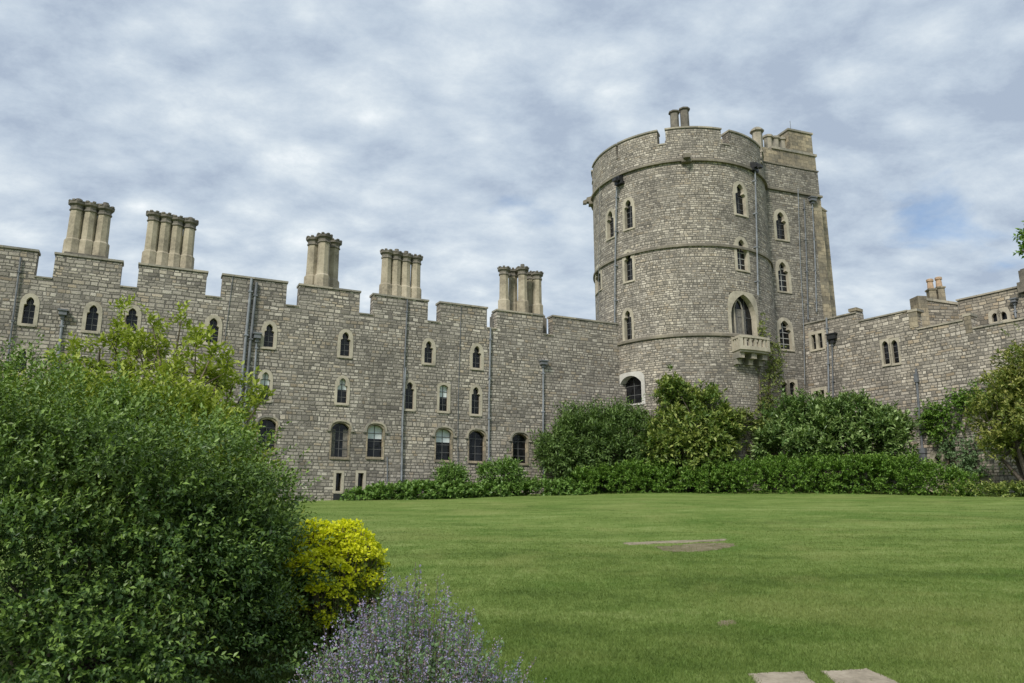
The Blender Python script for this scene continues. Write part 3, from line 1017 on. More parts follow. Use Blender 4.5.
# ------------------------------------------------------------------ square tower on the right
def square_tower():
    S = FC
    root = thing('square_tower', S(2.5, float(ground_z(*S(2.5, 0)[:2]))),
                 'square grey stone tower adjoining the round tower with golden stone turret on top', 'castle tower')
    K = 'F'
    window(S, root, 780, 212, 239, 9, style='cusp', w=.2, key=K, bars=(1, 4), depth=.3)
    window(S, root, 782, 262, 291, 9, style='cusp', w=.2, key=K, bars=(1, 4), depth=.3, sash=True)
    window(S, root, 784, 320.5, 349, 10.5, style='cusp', w=.2, key=K, bars=(1, 4), depth=.3, sash=True)
    for px in (784, 792):
        window(S, root, px, 382, 395, 5.5, style='round', w=.17, square=True, key=K, bars=(0, 1), depth=.25)
    uR = S.pick(821.5, 210)[0]
    z_str = S.pick(800, 193)[1]
    z_top = S.pick(800, 169)[1]
    uA = -2.4
    uQ = S.pick(815.5, 230)[0]
    # below the string a little wider to the right is dressed quoins
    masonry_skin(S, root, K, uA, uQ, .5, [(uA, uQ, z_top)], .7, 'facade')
    q = MB()
    q.box(S, uQ + .001, uR, .5, z_str, -.7, .02)
    q.build('quoin', M['golden'], root)
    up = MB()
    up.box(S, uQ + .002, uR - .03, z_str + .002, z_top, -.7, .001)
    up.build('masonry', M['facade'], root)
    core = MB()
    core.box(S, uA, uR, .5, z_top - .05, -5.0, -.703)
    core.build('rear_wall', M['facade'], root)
    st = MB()
    st.box(S, uA, uR + .1, z_str - .12, z_str + .1, -.02, .14, top=(z_str + .1, z_str + .02))
    st.box(S, uR + .003, uR + .1, z_str - .12, z_str + .1, -5, -.023)
    st.box(S, uA, uR + .03, z_top + .002, z_top + .13, -.75, .06, top=(z_top + .13, z_top + .09))
    st.build('string_course', M['string'], root)
    # buttress behind the quoins with a sloping cap
    bt = MB()
    ub = S.pick(831, 260, -1.2)[0]
    zc0, zc1 = S.pick(822, 200, -1.2)[1], S.pick(831, 212, -1.2)[1]
    B = lambda u, v, d: S(u, v, d)
    bt.box(S, uR + .002, ub, .5, zc1, -4.2, -1.2)
    b1 = ub + .1
    bt.quad([B(uR, zc0, -1.15), B(uR, zc1 + .002, -1.15), B(b1, zc1 + .002, -1.15)])
    bt.quad([B(uR, zc0, -4.25), B(b1, zc1 + .002, -4.25), B(uR, zc1 + .002, -4.25)])
    bt.quad([B(uR, zc0, -1.15), B(b1, zc1 + .002, -1.15), B(b1, zc1 + .002, -4.25), B(uR, zc0, -4.25)])
    bt.quad([B(uR, zc1 + .002, -1.15), B(uR, zc1 + .002, -4.25), B(b1, zc1 + .002, -4.25), B(b1, zc1 + .002, -1.15)])
    bt.build('buttress', M['golden'], root)
    # turret
    d0 = -.9
    uT0, uT1 = S.pick(789.5, 150, d0)[0], S.pick(814.5, 150, d0)[0]
    zt = S.pick(800, 132, d0)[1]
    zm = S.pick(800, 153, d0)[1]
    t = MB()
    t.box(S, uT0, uT1, z_top - .1, zm, -3.6, d0)
    t.box(S, uT0 + .1, uT1 - .08, zm + .002, zt, -3.5, d0 - .08)
    tu = t.build('turret', M['golden'], root)
    s = MB()
    s.box(S, uT0 - 1.6, uT1 + .1, zm - .08, zm + .1, -3.7, d0 + .08)
    s.box(S, uT0 + .02, uT1, zt + .002, zt + .14, -3.55, d0, top=(zt + .14, zt + .14))
    s.build('coping', M['cope'], tu)
    t = MB()
    t.box(S, uA, uT0 - .003, z_top - .1, zm - .083, -2.6, d0 - .002)
    t.build('parapet', M['golden'], root)
    for px, y in ((767.5, 135), (774.5, 136.5), (781.5, 138)):
        u, z1 = S.pick(px, y, -1.6)
        c = S(u, 0, -1.6)
        b = MB()
        b.lathe(c, [(zm - .1, .3), (z1 - .3, .29), (z1 - .25, .38), (z1 - .1, .38), (z1, .2)], 8)
        b.build('chimney_shaft', M['cope'], root)
    a = MB()
    u, z1 = S.pick(790, 121, -2.5)
    a.tube([S(u, zt, -2.5), S(u, z1, -2.5)], .02, 6)
    a.build('lightning_rod', M['lead'], root)
    downpipe(S, root, [(796.3, 190), (798.5, 260), (802, 330), (803, 385)], .03, 'galv', off=.17, brackets=False)
    downpipe(S, root, [(803, 200), (805.5, 260), (807, 320)], .06, 'lead', off=.1)
    downpipe(S, root, [(811, 199), (814, 260), (815.5, 312)], .05, 'galv', hopper=(.22, .4), off=.1)
    return root


square_tower()


# ------------------------------------------------------------------ ward wall on the right
def ward_wall():
    S = WR
    u_end = S.pick(1024, 330)[0] + 9
    root = thing('ward_wall', S(5, float(ground_z(*S(5, 0)[:2]))),
                 'stepped grey stone curtain wall with paired lancet window on the right', 'castle wall')
    K = 'R'
    window(S, root, 816.5, 334, 349, 9.5, style='flat', w=.2, key=K, bars=(0, 1), lights=2, square=True)
    window(S, root, 819, 390.5, 399, 9, style='flat', w=.2, key=K, bars=(0, 1), lights=2, square=True)
    window(S, root, 884.6, 341, 364.5, 5.6, style='pointed', w=.12, key=K, bars=(0, 3), square=True)
    window(S, root, 893.9, 340, 363.5, 5.6, style='pointed', w=.12, key=K, bars=(0, 3), square=True)
    window(S, root, 937, 455, 468, 5.5, style='pointed', w=.22, key=K, bars=(0, 0))
    P = lambda px, y: S.pick(px, y)
    seg = [(-1.2, P(857, 312)[0], P(830, 319)[1]), (P(857, 312)[0], P(908, 312)[0], P(886, 316)[1]),
           (P(908, 312)[0], P(917, 312)[0], P(912, 312)[1]),
           (P(917, 330)[0], P(964, 320)[0], P(940, 325.5)[1]), (P(964, 320)[0], P(971, 320)[0], P(968, 316)[1]),
           (P(971, 320)[0], u_end, P(1000, 324)[1])]
    print('ward tops', [tuple(round(x, 2) for x in s) for s in seg])
    masonry_skin(S, root, K, -1.2, u_end, .5, seg, .7, 'ward')
    for i, (a, b, z) in enumerate(seg):
        cp = MB()
        if i in (2, 4):
            cp.box(S, a - .04, b + .04, z + .003, z + .15, -.76, .06)
        else:
            cp.box(S, a + .045, b - .045, z + .003, z + .15, -.75, .07, top=(z + .15, z + .09))
        cp.build('coping', M['cope'], root)
    ks = MB()
    a, b, z = seg[0]
    ks.box(S, b - .55, b, z + .16, z + .42, -.7, .04, top=(z + .34, z + .36))
    ks.build('kneeler_stone', M['golden'], root)
    pr = MB()
    for i in (2, 4):
        a, b, z = seg[i]
        pr.box(S, a + .02, b - .0, z - .95, z - .003, .001, .03)
    pr.build('quoin', M['golden'], root)
    downpipe(S, root, [(802.6, 330), (803.5, 400)], .035, 'galv', off=.06)
    downpipe(S, root, [(827.5, 318), (829, 350), (830, 402)], .07, 'galv', off=.12)
    downpipe(S, root, [(833, 335), (834.3, 402)], .055, 'lead', hopper=(.28, .55), off=.12)
    downpipe(S, root, [(917, 369), (920, 410), (923.5, 449)], .085, 'lead', off=.12)
    u, v = S.pick(923.5, 450)
    h = MB()
    h.box(S, u - .2, u + .2, v - .2, v + .1, 0, .28)
    h.box(S, u - .17, u + .17, v - 1.2, v - .202, .0, .24)
    h.build('drain_box', M['lead'], root)
    u, v = S.pick(917, 374)
    h = MB()
    h.box(S, u - .10, u + .10, v - .5, v + .0, .02, .22)
    h.build('hopper', M['lead'], root)
    return root


ward_wall()


def rear_lodging():
    A = Flat(WR(0, 0, -4.5)[:2], (0.574, -0.819))     # long wall set back behind the ward wall
    u0 = A.pick(957, 300)[0]
    u1 = A.pick(1024, 290)[0] + 8
    zt = A.pick(985, 295)[1]
    root = thing('rear_lodging', A(u0 + 3, float(ground_z(*A(u0 + 3, 0)[:2]))),
                 'low stone lodging with chimney pots behind the right curtain wall', 'building')
    K = 'B'
    window(A, root, 994.5, 313, 322, 6, style='pointed', w=.18, key=K, bars=(0, 0))
    window(A, root, 1003, 311.5, 320, 6, style='pointed', w=.18, key=K, bars=(0, 0))
    masonry_skin(A, root, K, u0, u1, .5, [(u0, u1, zt)], .7, 'rear')
    c = MB()
    c.box(A, u0 - .05, u1, zt + .003, zt + .17, -.8, .08, top=(zt + .17, zt + .1))
    co = c.build('coping', M['cope'], root)
    # side wall facing the lawn with a falling coping, ending in a pier
    p0 = A(u0, 0, .0)
    B = Flat(p0[:2], (-math.sin(R(70)), -math.cos(R(70))))
    pu = lambda px, py: FB.pick(px, py)
    q = A.pick(921, 310)
    c0 = site(921, 310, 45.5)
    FB = Flat((c0[0], c0[1]), (p0[0] - c0[0], p0[1] - c0[1]))
    L = math.hypot(p0[0] - c0[0], p0[1] - c0[1])
    za, zb = FB.pick(927, 300.5)[1], FB.pick(957, 305)[1]
    m = MB()
    m.box(FB, .45, L - .003, .5, min(za, zb) , -.7, 0)
    n = 12
    for i in range(n):
        a, b = .45 + (L - .453) * i / n, .45 + (L - .453) * (i + 1) / n
        z = za + (zb - za) * (i + .5) / n
        if z > min(za, zb) + .01:
            m.box(FB, a, b, min(za, zb) + .001, z, -.7, 0)
    m.build('side_wall', M['rear'], root)
    d = MB()
    pts = [FB(.45, za + .09, -.35), FB(L, zb + .09, -.35)]
    d.quad([FB(.4, za, .07), FB(L, zb, .07), FB(L, zb + .16, .07), FB(.4, za + .16, .07)])
    d.quad([FB(.4, za + .16, .07), FB(L, zb + .16, .07), FB(L, zb + .18, -.75), FB(.4, za + .18, -.75)])
    d.quad([FB(.4, za, .07), FB(.4, za, -.75), FB(L, zb, -.75), FB(L, zb, .07)])
    d.build('coping', M['cope'], root)
    pr = MB()
    zp = FB.pick(921, 296)[1]
    pr.box(FB, -.15, .447, .5, zp, -.75, .05)
    pr.build('pier', M['golden'], root)
    # two pots on a base, and a pinnacle to the right
    k = MB()
    c1 = site(933, 300, 47)
    for px, y, ys, dx in ((929.5, 279, 290, 0), (938, 277, 288, 0)):
        q = site(px, y, 47.0)
        z1 = q[2]
        zs = site(px, ys, 47.0)[2]
        b = MB()
        b.lathe((q[0], q[1]), [(zs - 3.0, .30), (zs - .1, .30), (zs - .05, .38), (zs + .03, .38), (zs + .08, .22)], 4, R(40))
        b.build('chimney_shaft', M['golden'], root)
        t = MB()
        t.lathe((q[0], q[1]), [(zs + .08, .2), (z1 - .22, .17), (z1 - .18, .22), (z1 - .05, .22), (z1, .12)], 10)
        t.build('chimney_pot', M['terracotta'], root)
    Y = A(A.pick(1020, 290)[0], 0)[1]
    q = site(1020, 272, Y - .0)
    zs = site(1020, 287, Y)[2]
    zt3 = q[2]
    b = MB()
    F = Flat((q[0] + .1, q[1] - .3), (0.94, .342))
    b.box(F, -.38, .38, zs - .4, zs + .22, -.35, .35)
    b.box(F, -.28, -.14, zs + .222, zt3 - .22, -.22, .22)
    b.box(F, .14, .28, zs + .222, zt3 - .22, -.22, .22)
    b.box(F, -.28, .28, zt3 - .218, zt3, -.22, .22)
    b.box(F, -.2, .2, zt3 + .002, zt3 + .08, -.15, .15)
    b.build('pinnacle', M['cap'], root)
    downpipe(A, root, [(1015, 300), (1016.5, 318)], .07, 'galv', hopper=(.14, .3))
    return root


rear_lodging()


# ------------------------------------------------------------------ foliage
def unit(a):
    return a / (np.linalg.norm(a, axis=-1, keepdims=True) + 1e-9)


def leaf_object(name, P, D, N, L, Wd, mat, parent=None, young=None, fold=0.18, wide_at=0.45):
    n = len(P)
    D = unit(D)
    Sd = unit(np.cross(D, N))
    Nn = np.cross(Sd, D)
    L = np.broadcast_to(np.asarray(L, float), (n,))[:, None]
    Wd = np.broadcast_to(np.asarray(Wd, float), (n,))[:, None]
    mid = P + D * L * wide_at
    v = np.empty((n, 4, 3), np.float32)
    v[:, 0] = P
    v[:, 1] = mid + Sd * Wd * .5 + Nn * Wd * fold
    v[:, 2] = P + D * L - Nn * L * .08
    v[:, 3] = mid - Sd * Wd * .5 + Nn * Wd * fold
    me = bpy.data.meshes.new(name)
    me.vertices.add(n * 4)
    me.vertices.foreach_set("co", v.ravel())
    idx = (np.arange(n)[:, None] * 4 + np.array([0, 1, 2, 0, 2, 3])[None]).astype(np.int32)
    me.loops.add(n * 6)
    me.loops.foreach_set("vertex_index", idx.ravel())
    me.polygons.add(n * 2)
    me.polygons.foreach_set("loop_start", np.arange(n * 2, dtype=np.int32) * 3)
    me.update(calc_edges=True)
    if young is not None:
        at = me.attributes.new('young', 'FLOAT', 'POINT')
        at.data.foreach_set("value", np.repeat(np.asarray(young, np.float32), 4))
    me.materials.append(mat)
    return link(name, me, parent)


def crown_points(lobes, n, rng, clump=0.16, clumps=160, shell=0.12, inner=0.0, zmin=None, proud=0.0, flat=1.0):
    """points and outward directions over a union of ellipsoids, gathered into clumps with gaps between"""
    lob = np.array(lobes, float)
    area = (lob[:, 3] * lob[:, 4] + lob[:, 3] * lob[:, 5] + lob[:, 4] * lob[:, 5])
    pr = area / area.sum()

    def surf(m, sh):
        k = rng.choice(len(lob), m, p=pr)
        d = unit(rng.normal(size=(m, 3)))
        d[:, 2] = np.where(d[:, 2] < -0.55, -d[:, 2], d[:, 2])
        r = 1 - np.abs(rng.normal(size=m)) * sh
        p = lob[k, :3] + d * lob[k, 3:6] * r[:, None]
        o = unit(d / lob[k, 3:6])
        q = (p[:, None, :] - lob[None, :, :3]) / lob[None, :, 3:6]
        rr = np.linalg.norm(q, axis=-1)
        keep = rr.min(1) > 0.72 - inner
        return p[keep], o[keep], k[keep]
    cp, co, ck = surf(clumps * 2, shell)
    cp, co = cp[:clumps], co[:clumps]
    cp = cp + co * (rng.normal(size=(len(cp), 1)) * proud)
    j = rng.integers(0, len(cp), n)
    w = rng.uniform(.5, 1.5, len(cp))
    off = rng.normal(size=(n, 3)) * (clump * w[j])[:, None] * np.array((1, 1, flat))
    off -= co[j] * np.abs((off * co[j]).sum(1))[:, None] * .6
    p = cp[j] + off
    o = unit(co[j] + off / (clump * 3.0))
    if zmin is not None:
        k = p[:, 2] > zmin
        p, o, j = p[k], o[k], j[k]
    return p, o, j


def sprigs(P, O, k, length, rng, up=0.35, spread=.55):
    """leafy twigs: k leaves along each of the twigs that start at P heading outward"""
    n = len(P)
    A = unit(O * .8 + np.array((0, 0, up)) + rng.normal(size=(n, 3)) * spread * .6)
    Lt = length * rng.uniform(.5, 1.25, n)
    t = (np.arange(k) + .5) / k
    B = P[:, None, :] + A[:, None, :] * (Lt[:, None] * t[None])[..., None]
    X = unit(np.cross(A, rng.normal(size=(n, 3))))
    Yv = np.cross(A, X)
    ang = np.arange(k) * 2.4 + rng.uniform(0, 6.28, (n, 1))
    side = X[:, None, :] * np.cos(ang)[..., None] + Yv[:, None, :] * np.sin(ang)[..., None]
    D = unit(A[:, None, :] * (.45 + .5 * t[None, :, None]) + side * .8 + rng.normal(size=(n, k, 3)) * .15)
    N = unit(np.array((0, 0, 1.0)) + A[:, None, :] * .4 + rng.normal(size=(n, k, 3)) * .45)
    y = np.clip((t - .55) / .45, 0, 1)[None].repeat(n, 0)
    return B.reshape(-1, 3), D.reshape(-1, 3), N.reshape(-1, 3), y.reshape(-1)


def limbs(name, base, tips, r0, mat, parent, rng, bend=.18):
    mb = MB()
    base = np.array(base, float)
    for t in tips:
        t = np.array(t, float)
        l = np.linalg.norm(t - base)
        m1 = base + (t - base) * .35 + rng.normal(size=3) * l * bend * .35 + np.array((0, 0, l * .08))
        m2 = base + (t - base) * .7 + rng.normal(size=3) * l * bend * .4
        mb.tube([base + rng.normal(size=3) * r0 * .5 * np.array((1, 1, 0)), m1, m2, t], [r0, r0 * .7, r0 * .42, r0 * .12], 6)
    return mb.build(name, mat, parent)


def px_lobe(px, py, Y, wpx, hpx, dep=None):
    c = site(px, py, Y)
    rx = wpx * Y / 789.0
    rz = hpx * Y / 789.0
    return (c[0], c[1], c[2], rx, dep or min(rx, 1.6), rz)


def shrub(name, label, cat, lobes, mat, n, k, twig, leaf, rng, clump, clumps, up=.35, group=None, tips=0, r0=.06, inner_n=0.35,
          part='foliage', young=1.0, shell=.16, proud=0.0, flush=None, shoots=0, flat=1.0, spread=.55, lw=.5):
    lob = np.array(lobes, float)
    cx, cy = lob[:, 0].mean(), lob[:, 1].mean()
    gz = float(ground_z(cx, cy))
    root = thing(name, (cx, cy, gz), label, cat, group)
    p, o, _ = crown_points(lobes, n, rng, clump, clumps, shell=shell, zmin=gz, proud=proud, flat=flat)
    if shoots:
        q, qo, _ = crown_points(lobes, shoots, rng, .02, shoots, shell=.02, zmin=gz + 1.0)
        q = np.repeat(q, 5, 0) + np.repeat(unit(qo + np.array((0, 0, .6))), 5, 0) * np.tile(np.linspace(0, .22, 5), len(q))[:, None]
        p, o = np.concatenate([p, q]), np.concatenate([o, np.repeat(qo, 5, 0) * .3])
    P, D, N, y = sprigs(p, o, k, twig, rng, up, spread)
    if inner_n:
        small = [(a, b, c, d * .82, e * .82, f * .82) for a, b, c, d, e, f in lobes]
        p2, o2, _ = crown_points(small, int(n * inner_n), rng, clump * 1.6, clumps, zmin=gz)
        P2, D2, N2, y2 = sprigs(p2, o2, k, twig, rng, up, spread)
        P, D, N = np.concatenate([P, P2]), np.concatenate([D, D2]), np.concatenate([N, N2])
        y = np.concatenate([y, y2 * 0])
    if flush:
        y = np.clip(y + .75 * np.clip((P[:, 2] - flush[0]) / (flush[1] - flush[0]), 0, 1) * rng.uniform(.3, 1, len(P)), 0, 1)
    m = len(P)
    l = leaf * rng.uniform(.65, 1.3, m)
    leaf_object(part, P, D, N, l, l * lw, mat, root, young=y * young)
    tp = []
    for a, b, c, d, e, f in lobes:
        for _ in range(max(1, tips)):
            q = unit(rng.normal(size=3) + np.array((0, 0, .8)))
            tp.append((a + q[0] * d * .75, b + q[1] * e * .75, c + q[2] * f * .75))
    limbs('trunk', (cx, cy, gz - .1), tp, r0, M['bark'], root, rng)
    return root


G = {}
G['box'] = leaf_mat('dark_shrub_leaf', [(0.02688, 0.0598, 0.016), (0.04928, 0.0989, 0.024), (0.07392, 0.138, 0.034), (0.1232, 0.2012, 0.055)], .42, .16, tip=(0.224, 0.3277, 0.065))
G['lime'] = leaf_mat('lime_shrub_leaf', [(0.12, 0.18, 0.025), (0.20, 0.27, 0.035), (0.28, 0.34, 0.05)], .5, .3, tip=(0.36, 0.41, 0.07))
G['feather'] = leaf_mat('mid_green_leaf', [(0.055, 0.1012, 0.0297), (0.099, 0.165, 0.044), (0.1485, 0.2255, 0.066)], .55, .22, tip=(0.165, 0.2475, 0.0715))
G['olive'] = leaf_mat('olive_leaf', [(0.075, 0.1344, 0.0325), (0.1375, 0.2083, 0.045), (0.2063, 0.2688, 0.0625)], .45, .2, tip=(0.3125, 0.3494, 0.09375))
G['glossy'] = leaf_mat('glossy_leaf', [(0.05951, 0.1148, 0.03174), (0.1124, 0.1891, 0.05026), (0.1785, 0.266, 0.08199)], .38, .18, tip=(0.2645, 0.3569, 0.1256))
G['hedge'] = leaf_mat('hedge_leaf', [(0.066, 0.1437, 0.0192), (0.0984, 0.1932, 0.0264), (0.138, 0.2415, 0.036)], .5, .22, tip=(0.168, 0.276, 0.0456))
G['broad'] = leaf_mat('broad_leaf', [(0.07508, 0.1495, 0.03003), (0.1229, 0.2242, 0.04777), (0.1775, 0.284, 0.06825)], .42, .2, tip=(0.1775, 0.284, 0.06825))
G['vine'] = leaf_mat('vine_leaf', [(0.0936, 0.1381, 0.039), (0.156, 0.2031, 0.0546), (0.2184, 0.2438, 0.0702)], .5, .22, tip=(0.2496, 0.2762, 0.078))
G['gold'] = leaf_mat('golden_tree_leaf', [(0.1035, 0.1509, 0.0345), (0.1725, 0.2173, 0.0483), (0.253, 0.2716, 0.069)], .5, .24, tip=(0.322, 0.3199, 0.092))
G['euph'] = leaf_mat('yellow_bract', [(0.50, 0.54, 0.014), (0.66, 0.67, 0.018), (0.78, 0.76, 0.028)], .55, .28)
G['euphleaf'] = leaf_mat('euphorbia_leaf', [(0.078, 0.13, 0.0325), (0.13, 0.1885, 0.039), (0.195, 0.247, 0.0455)], .5, .22)
G['catmint'] = leaf_mat('catmint_leaf', [(0.09555, 0.1644, 0.06825), (0.1365, 0.2219, 0.09555), (0.1911, 0.2796, 0.1365)], .7, .2)
G['floret'] = leaf_mat('lavender_floret', [(0.21, 0.18, 0.36), (0.28, 0.25, 0.44), (0.36, 0.32, 0.49), (0.36, 0.25, 0.26)], .6, .2)
G['white'] = leaf_mat('white_petal', [(0.62, 0.62, 0.58), (0.72, 0.72, 0.68)], .6, .2)
G['grass'] = lawn_mat('grass_blade', True)


# foreground shrubs
rng = np.random.default_rng(3)
lob = [(-3.2, 5.75, 1.08, 1.42, 1.4, 1.40), (-2.53, 5.75, 0.75, 0.90, 1.2, 1.08), (-4.25, 5.6, 1.22, 1.5, 1.4, 1.40),
       (-2.62, 5.9, 1.30, .72, .8, .80), (-3.4, 5.3, 0.8, 1.25, 1.1, 1.15)]
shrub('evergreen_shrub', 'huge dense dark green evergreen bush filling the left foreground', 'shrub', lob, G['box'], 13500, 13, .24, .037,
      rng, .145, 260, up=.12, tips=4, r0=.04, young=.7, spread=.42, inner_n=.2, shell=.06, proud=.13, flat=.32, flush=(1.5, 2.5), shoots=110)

lob = [(-3.25, 6.5, 1.90, 1.0, .8, .76), (-2.85, 6.5, 1.66, .75, .75, .66), (-4.3, 6.5, 1.85, 1.1, .8, .72), (-2.5, 6.6, 1.2, .6, .7, .55)]
lime = shrub('lime_leaved_shrub', 'lime green shrub with bare twiggy top behind the dark evergreen bush', 'shrub', lob, G['lime'], 6000, 9, .2, .05,
             rng, .11, 150, up=.6, tips=2, r0=.04, shell=.15)


def lime_shoots():
    rng = np.random.default_rng(31)
    Ps, Os = [], []
    tips = [(124, 308), (112, 340), (135, 338), (152, 322), (181, 318), (160, 345), (196, 338), (175, 362), (212, 352), (228, 356),
            (205, 372), (235, 378), (246, 384), (222, 366), (100, 345), (92, 362), (78, 350), (145, 358), (256, 402), (60, 358)]
    for px, py in tips:
        Y = 7.2 + rng.uniform(-.35, .3)
        t = site(px, py + 3, Y)
        b = site(150 + (px - 150) * .72, max(py + 60, 395), Y + rng.uniform(-.1, .3))
        m = (t + b) / 2 + rng.normal(size=3) * .06
        mb = MB()
        mb.tube([b, m, t], [.016, .011, .005], 5)
        for f in (1.0, .8, .58, .4):
            c = t if f == 1 else b + (t - b) * f + rng.normal(size=3) * .09
            if f != 1:
                mb.tube([b + (t - b) * (f - .12), c], [.007, .004], 4)
            m_ = 9 if f == 1 else 8
            Ps.append(c + rng.normal(size=(m_, 3)) * .035)
            Os.append(unit(rng.normal(size=(m_, 3)) * .6 + np.array((0, 0, .7))))
        mb.build('twig', M['twig'], lime)
    P, D, N, y = sprigs(np.concatenate(Ps), np.concatenate(Os), 7, .13, rng, .4, .9)
    l = .062 * rng.uniform(.6, 1.3, len(P))
    leaf_object('young_leaves', P, D, N, l, l * .5, G['lime'], lime, young=np.clip(y + .3, 0, 1))


lime_shoots()


def euphorbia():
    rng = np.random.default_rng(5)
    Y = 6.9
    c = site(337, 600, Y)
    gz = float(ground_z(c[0], c[1]))
    root = thing('euphorbia_plant', (c[0], c[1], gz), 'bright yellow flowering euphorbia beside the dark evergreen bush', 'flowering plant')
    lobes = [px_lobe(340, 576, Y, 38, 50, .38), px_lobe(318, 598, Y - .25, 40, 50, .38), px_lobe(357, 574, Y, 24, 34, .3),
             px_lobe(316, 562, Y, 34, 38, .35)]
    heads, ho, _ = crown_points(lobes, 620, rng, .03, 560, shell=.05)
    k = (ho[:, 2] > -.25)
    heads, ho = heads[k], ho[k]
    P, D, N = [], [], []
    mb = MB()
    for h, o in zip(heads, ho):
        ax = unit(o * .5 + np.array((0, 0, .9)))
        m = 30
        d = unit(rng.normal(size=(m, 3)))
        d = np.where(((d @ ax) < 0)[:, None], -d, d)
        rad = .05 * rng.uniform(.7, 1.2)
        pos = h + (d - ax * .3) * rad * np.array((1.15, 1.15, .6))
        P.append(pos)
        D.append(unit(d + rng.normal(size=(m, 3)) * .8))
        N.append(unit(ax + rng.normal(size=(m, 3)) * .35))
        b = np.array((c[0] + (h[0] - c[0]) * .35, c[1] + (h[1] - c[1]) * .35, gz))
        mb.tube([b, (b + h) / 2 + o * .03, h], [.006, .005, .004], 4, cap=False)
    P, D, N = map(np.concatenate, (P, D, N))
    l = .026 * rng.uniform(.7, 1.3, len(P))
    leaf_object('flower_head', P, D, N, l, l * .85, G['euph'], root, fold=.1)
    mb.build('stem', M['twig'], root)
    p, o, _ = crown_points([(a, b, z - .16, x * .9, y * .9, w * .85) for a, b, z, x, y, w in lobes], 1500, rng, .06, 250, zmin=gz)
    P, D, N, y = sprigs(p, o, 8, .12, rng, .5)
    l = .05 * rng.uniform(.7, 1.2, len(P))
    leaf_object('foliage', P, D, N, l, l * .22, G['euphleaf'], root)


euphorbia()


def catmint():
    rng = np.random.default_rng(6)
    c = np.array((-.53, 4.55))
    gz = float(ground_z(*c))
    root = thing('catmint_clump', (c[0], c[1], gz), 'sprawling mauve flowered catmint clump at the lawn edge', 'flowering plant')
    n = 900
    a = rng.uniform(0, 2 * np.pi, n)
    r = np.sqrt(rng.uniform(0, 1, n))
    ex, ey = .55, .6
    b = np.stack([c[0] + np.cos(a) * r * ex * .72, c[1] + np.sin(a) * r * ey * .72, np.full(n, gz)], -1)
    h = (.90 - .42 * r ** 1.6) * rng.uniform(.72, 1.18, n)
    t = np.stack([c[0] + np.cos(a) * r * ex * 1.18, c[1] + np.sin(a) * r * ey * 1.1, gz + h], -1) + rng.normal(size=(n, 3)) * .03
    t[:, 0] += np.clip(t[:, 0] - c[0], 0, 1) * .35
    t[:, 2] -= np.clip((t[:, 0] - c[0]) / .8, 0, 1) * .36
    t[:, 2] -= np.clip((c[0] - .25 - t[:, 0]) / .5, 0, 1) * .10
    mb = MB()
    P1, D1, P2, D2 = [], [], [], []
    for i in range(n):
        m = (b[i] + t[i]) / 2 + (t[i] - b[i])[[0, 1, 2]] * np.array((.12, .12, .08))
        if i % 2 == 0:
            mb.tube([b[i], m, t[i]], [.0035, .003, .0015], 3, cap=False)
        ax = unit(t[i] - m)
        k1, k2 = 26, 30
        f = rng.uniform(.15, .95, k1)[:, None]
        P1.append(b[i] * (1 - f) ** 2 + 2 * m * f * (1 - f) + t[i] * f ** 2 + rng.normal(size=(k1, 3)) * .015)
        D1.append(unit(rng.normal(size=(k1, 3)) + ax * .5))
        f = rng.uniform(0, 1, k2)
        f = np.round(f * 7) / 7 + rng.normal(size=k2) * .02
        P2.append(t[i] - ax * (f * .19)[:, None] + rng.normal(size=(k2, 3)) * (.006 + .006 * f)[:, None])
        D2.append(unit(rng.normal(size=(k2, 3)) + ax * .6))
    P1, D1, P2, D2 = map(np.concatenate, (P1, D1, P2, D2))
    l = .026 * rng.uniform(.6, 1.3, len(P1))
    leaf_object('foliage', P1, D1, rng.normal(size=P1.shape), l, l * .55, G['catmint'], root)
    l = .011 * rng.uniform(.6, 1.4, len(P2))
    leaf_object('flower_spike', P2, D2, rng.normal(size=P2.shape), l, l * .7, G['floret'], root)
    mb.build('stem', M['twig'], root)


catmint()

# shrubs along the walls
rng = np.random.default_rng(8)
lob = [px_lobe(590, 447, 44.2, 42, 36, 1.5), px_lobe(572, 462, 43.8, 30, 26, 1.3), px_lobe(620, 444, 44.4, 32, 30, 1.5), px_lobe(610, 460, 43.8, 40, 24, 1.4)]
shrub('ash_leaved_shrub', 'feathery mid green shrub where the left range meets the round tower', 'shrub', lob, G['feather'], 2600, 8, .6, .24, rng, .28, 120,
      group=None, tips=2, r0=.09, lw=.32, proud=.22)
lob = [px_lobe(690, 442, 43.6, 43, 31, 1.5), px_lobe(674, 403, 44.0, 15, 20, .9), px_lobe(704, 410, 44.0, 20, 17, .9), px_lobe(720, 428, 44.0, 18, 15, .8),
       px_lobe(672, 455, 43.2, 36, 24, 1.3), px_lobe(702, 465, 43.0, 30, 20, 1.2)]
shrub('magnolia_shrub', 'olive green broad-leaved shrub against the foot of the round tower', 'shrub', lob, G['olive'], 1500, 9, .42, .27, rng, .24, 75,
      tips=2, r0=.1, lw=.48, proud=.22)
lob = [px_lobe(806, 424, 44.5, 36, 25, 1.5), px_lobe(850, 430, 43.2, 44, 28, 1.5), px_lobe(880, 440, 42.2, 28, 27, 1.3), px_lobe(796, 450, 43.8, 34, 22, 1.4),
       px_lobe(838, 452, 42.8, 60, 22, 1.5), px_lobe(776, 434, 44.8, 14, 22, .9)]
shrub('laurel_shrub', 'broad glossy green shrub in front of the square tower and right wall', 'shrub', lob, G['glossy'], 2900, 9, .42, .25, rng, .26, 125,
      tips=2, r0=.1, lw=.45, proud=.22)
lob = [px_lobe(451, 479, 41.2, 13, 9, .7)]
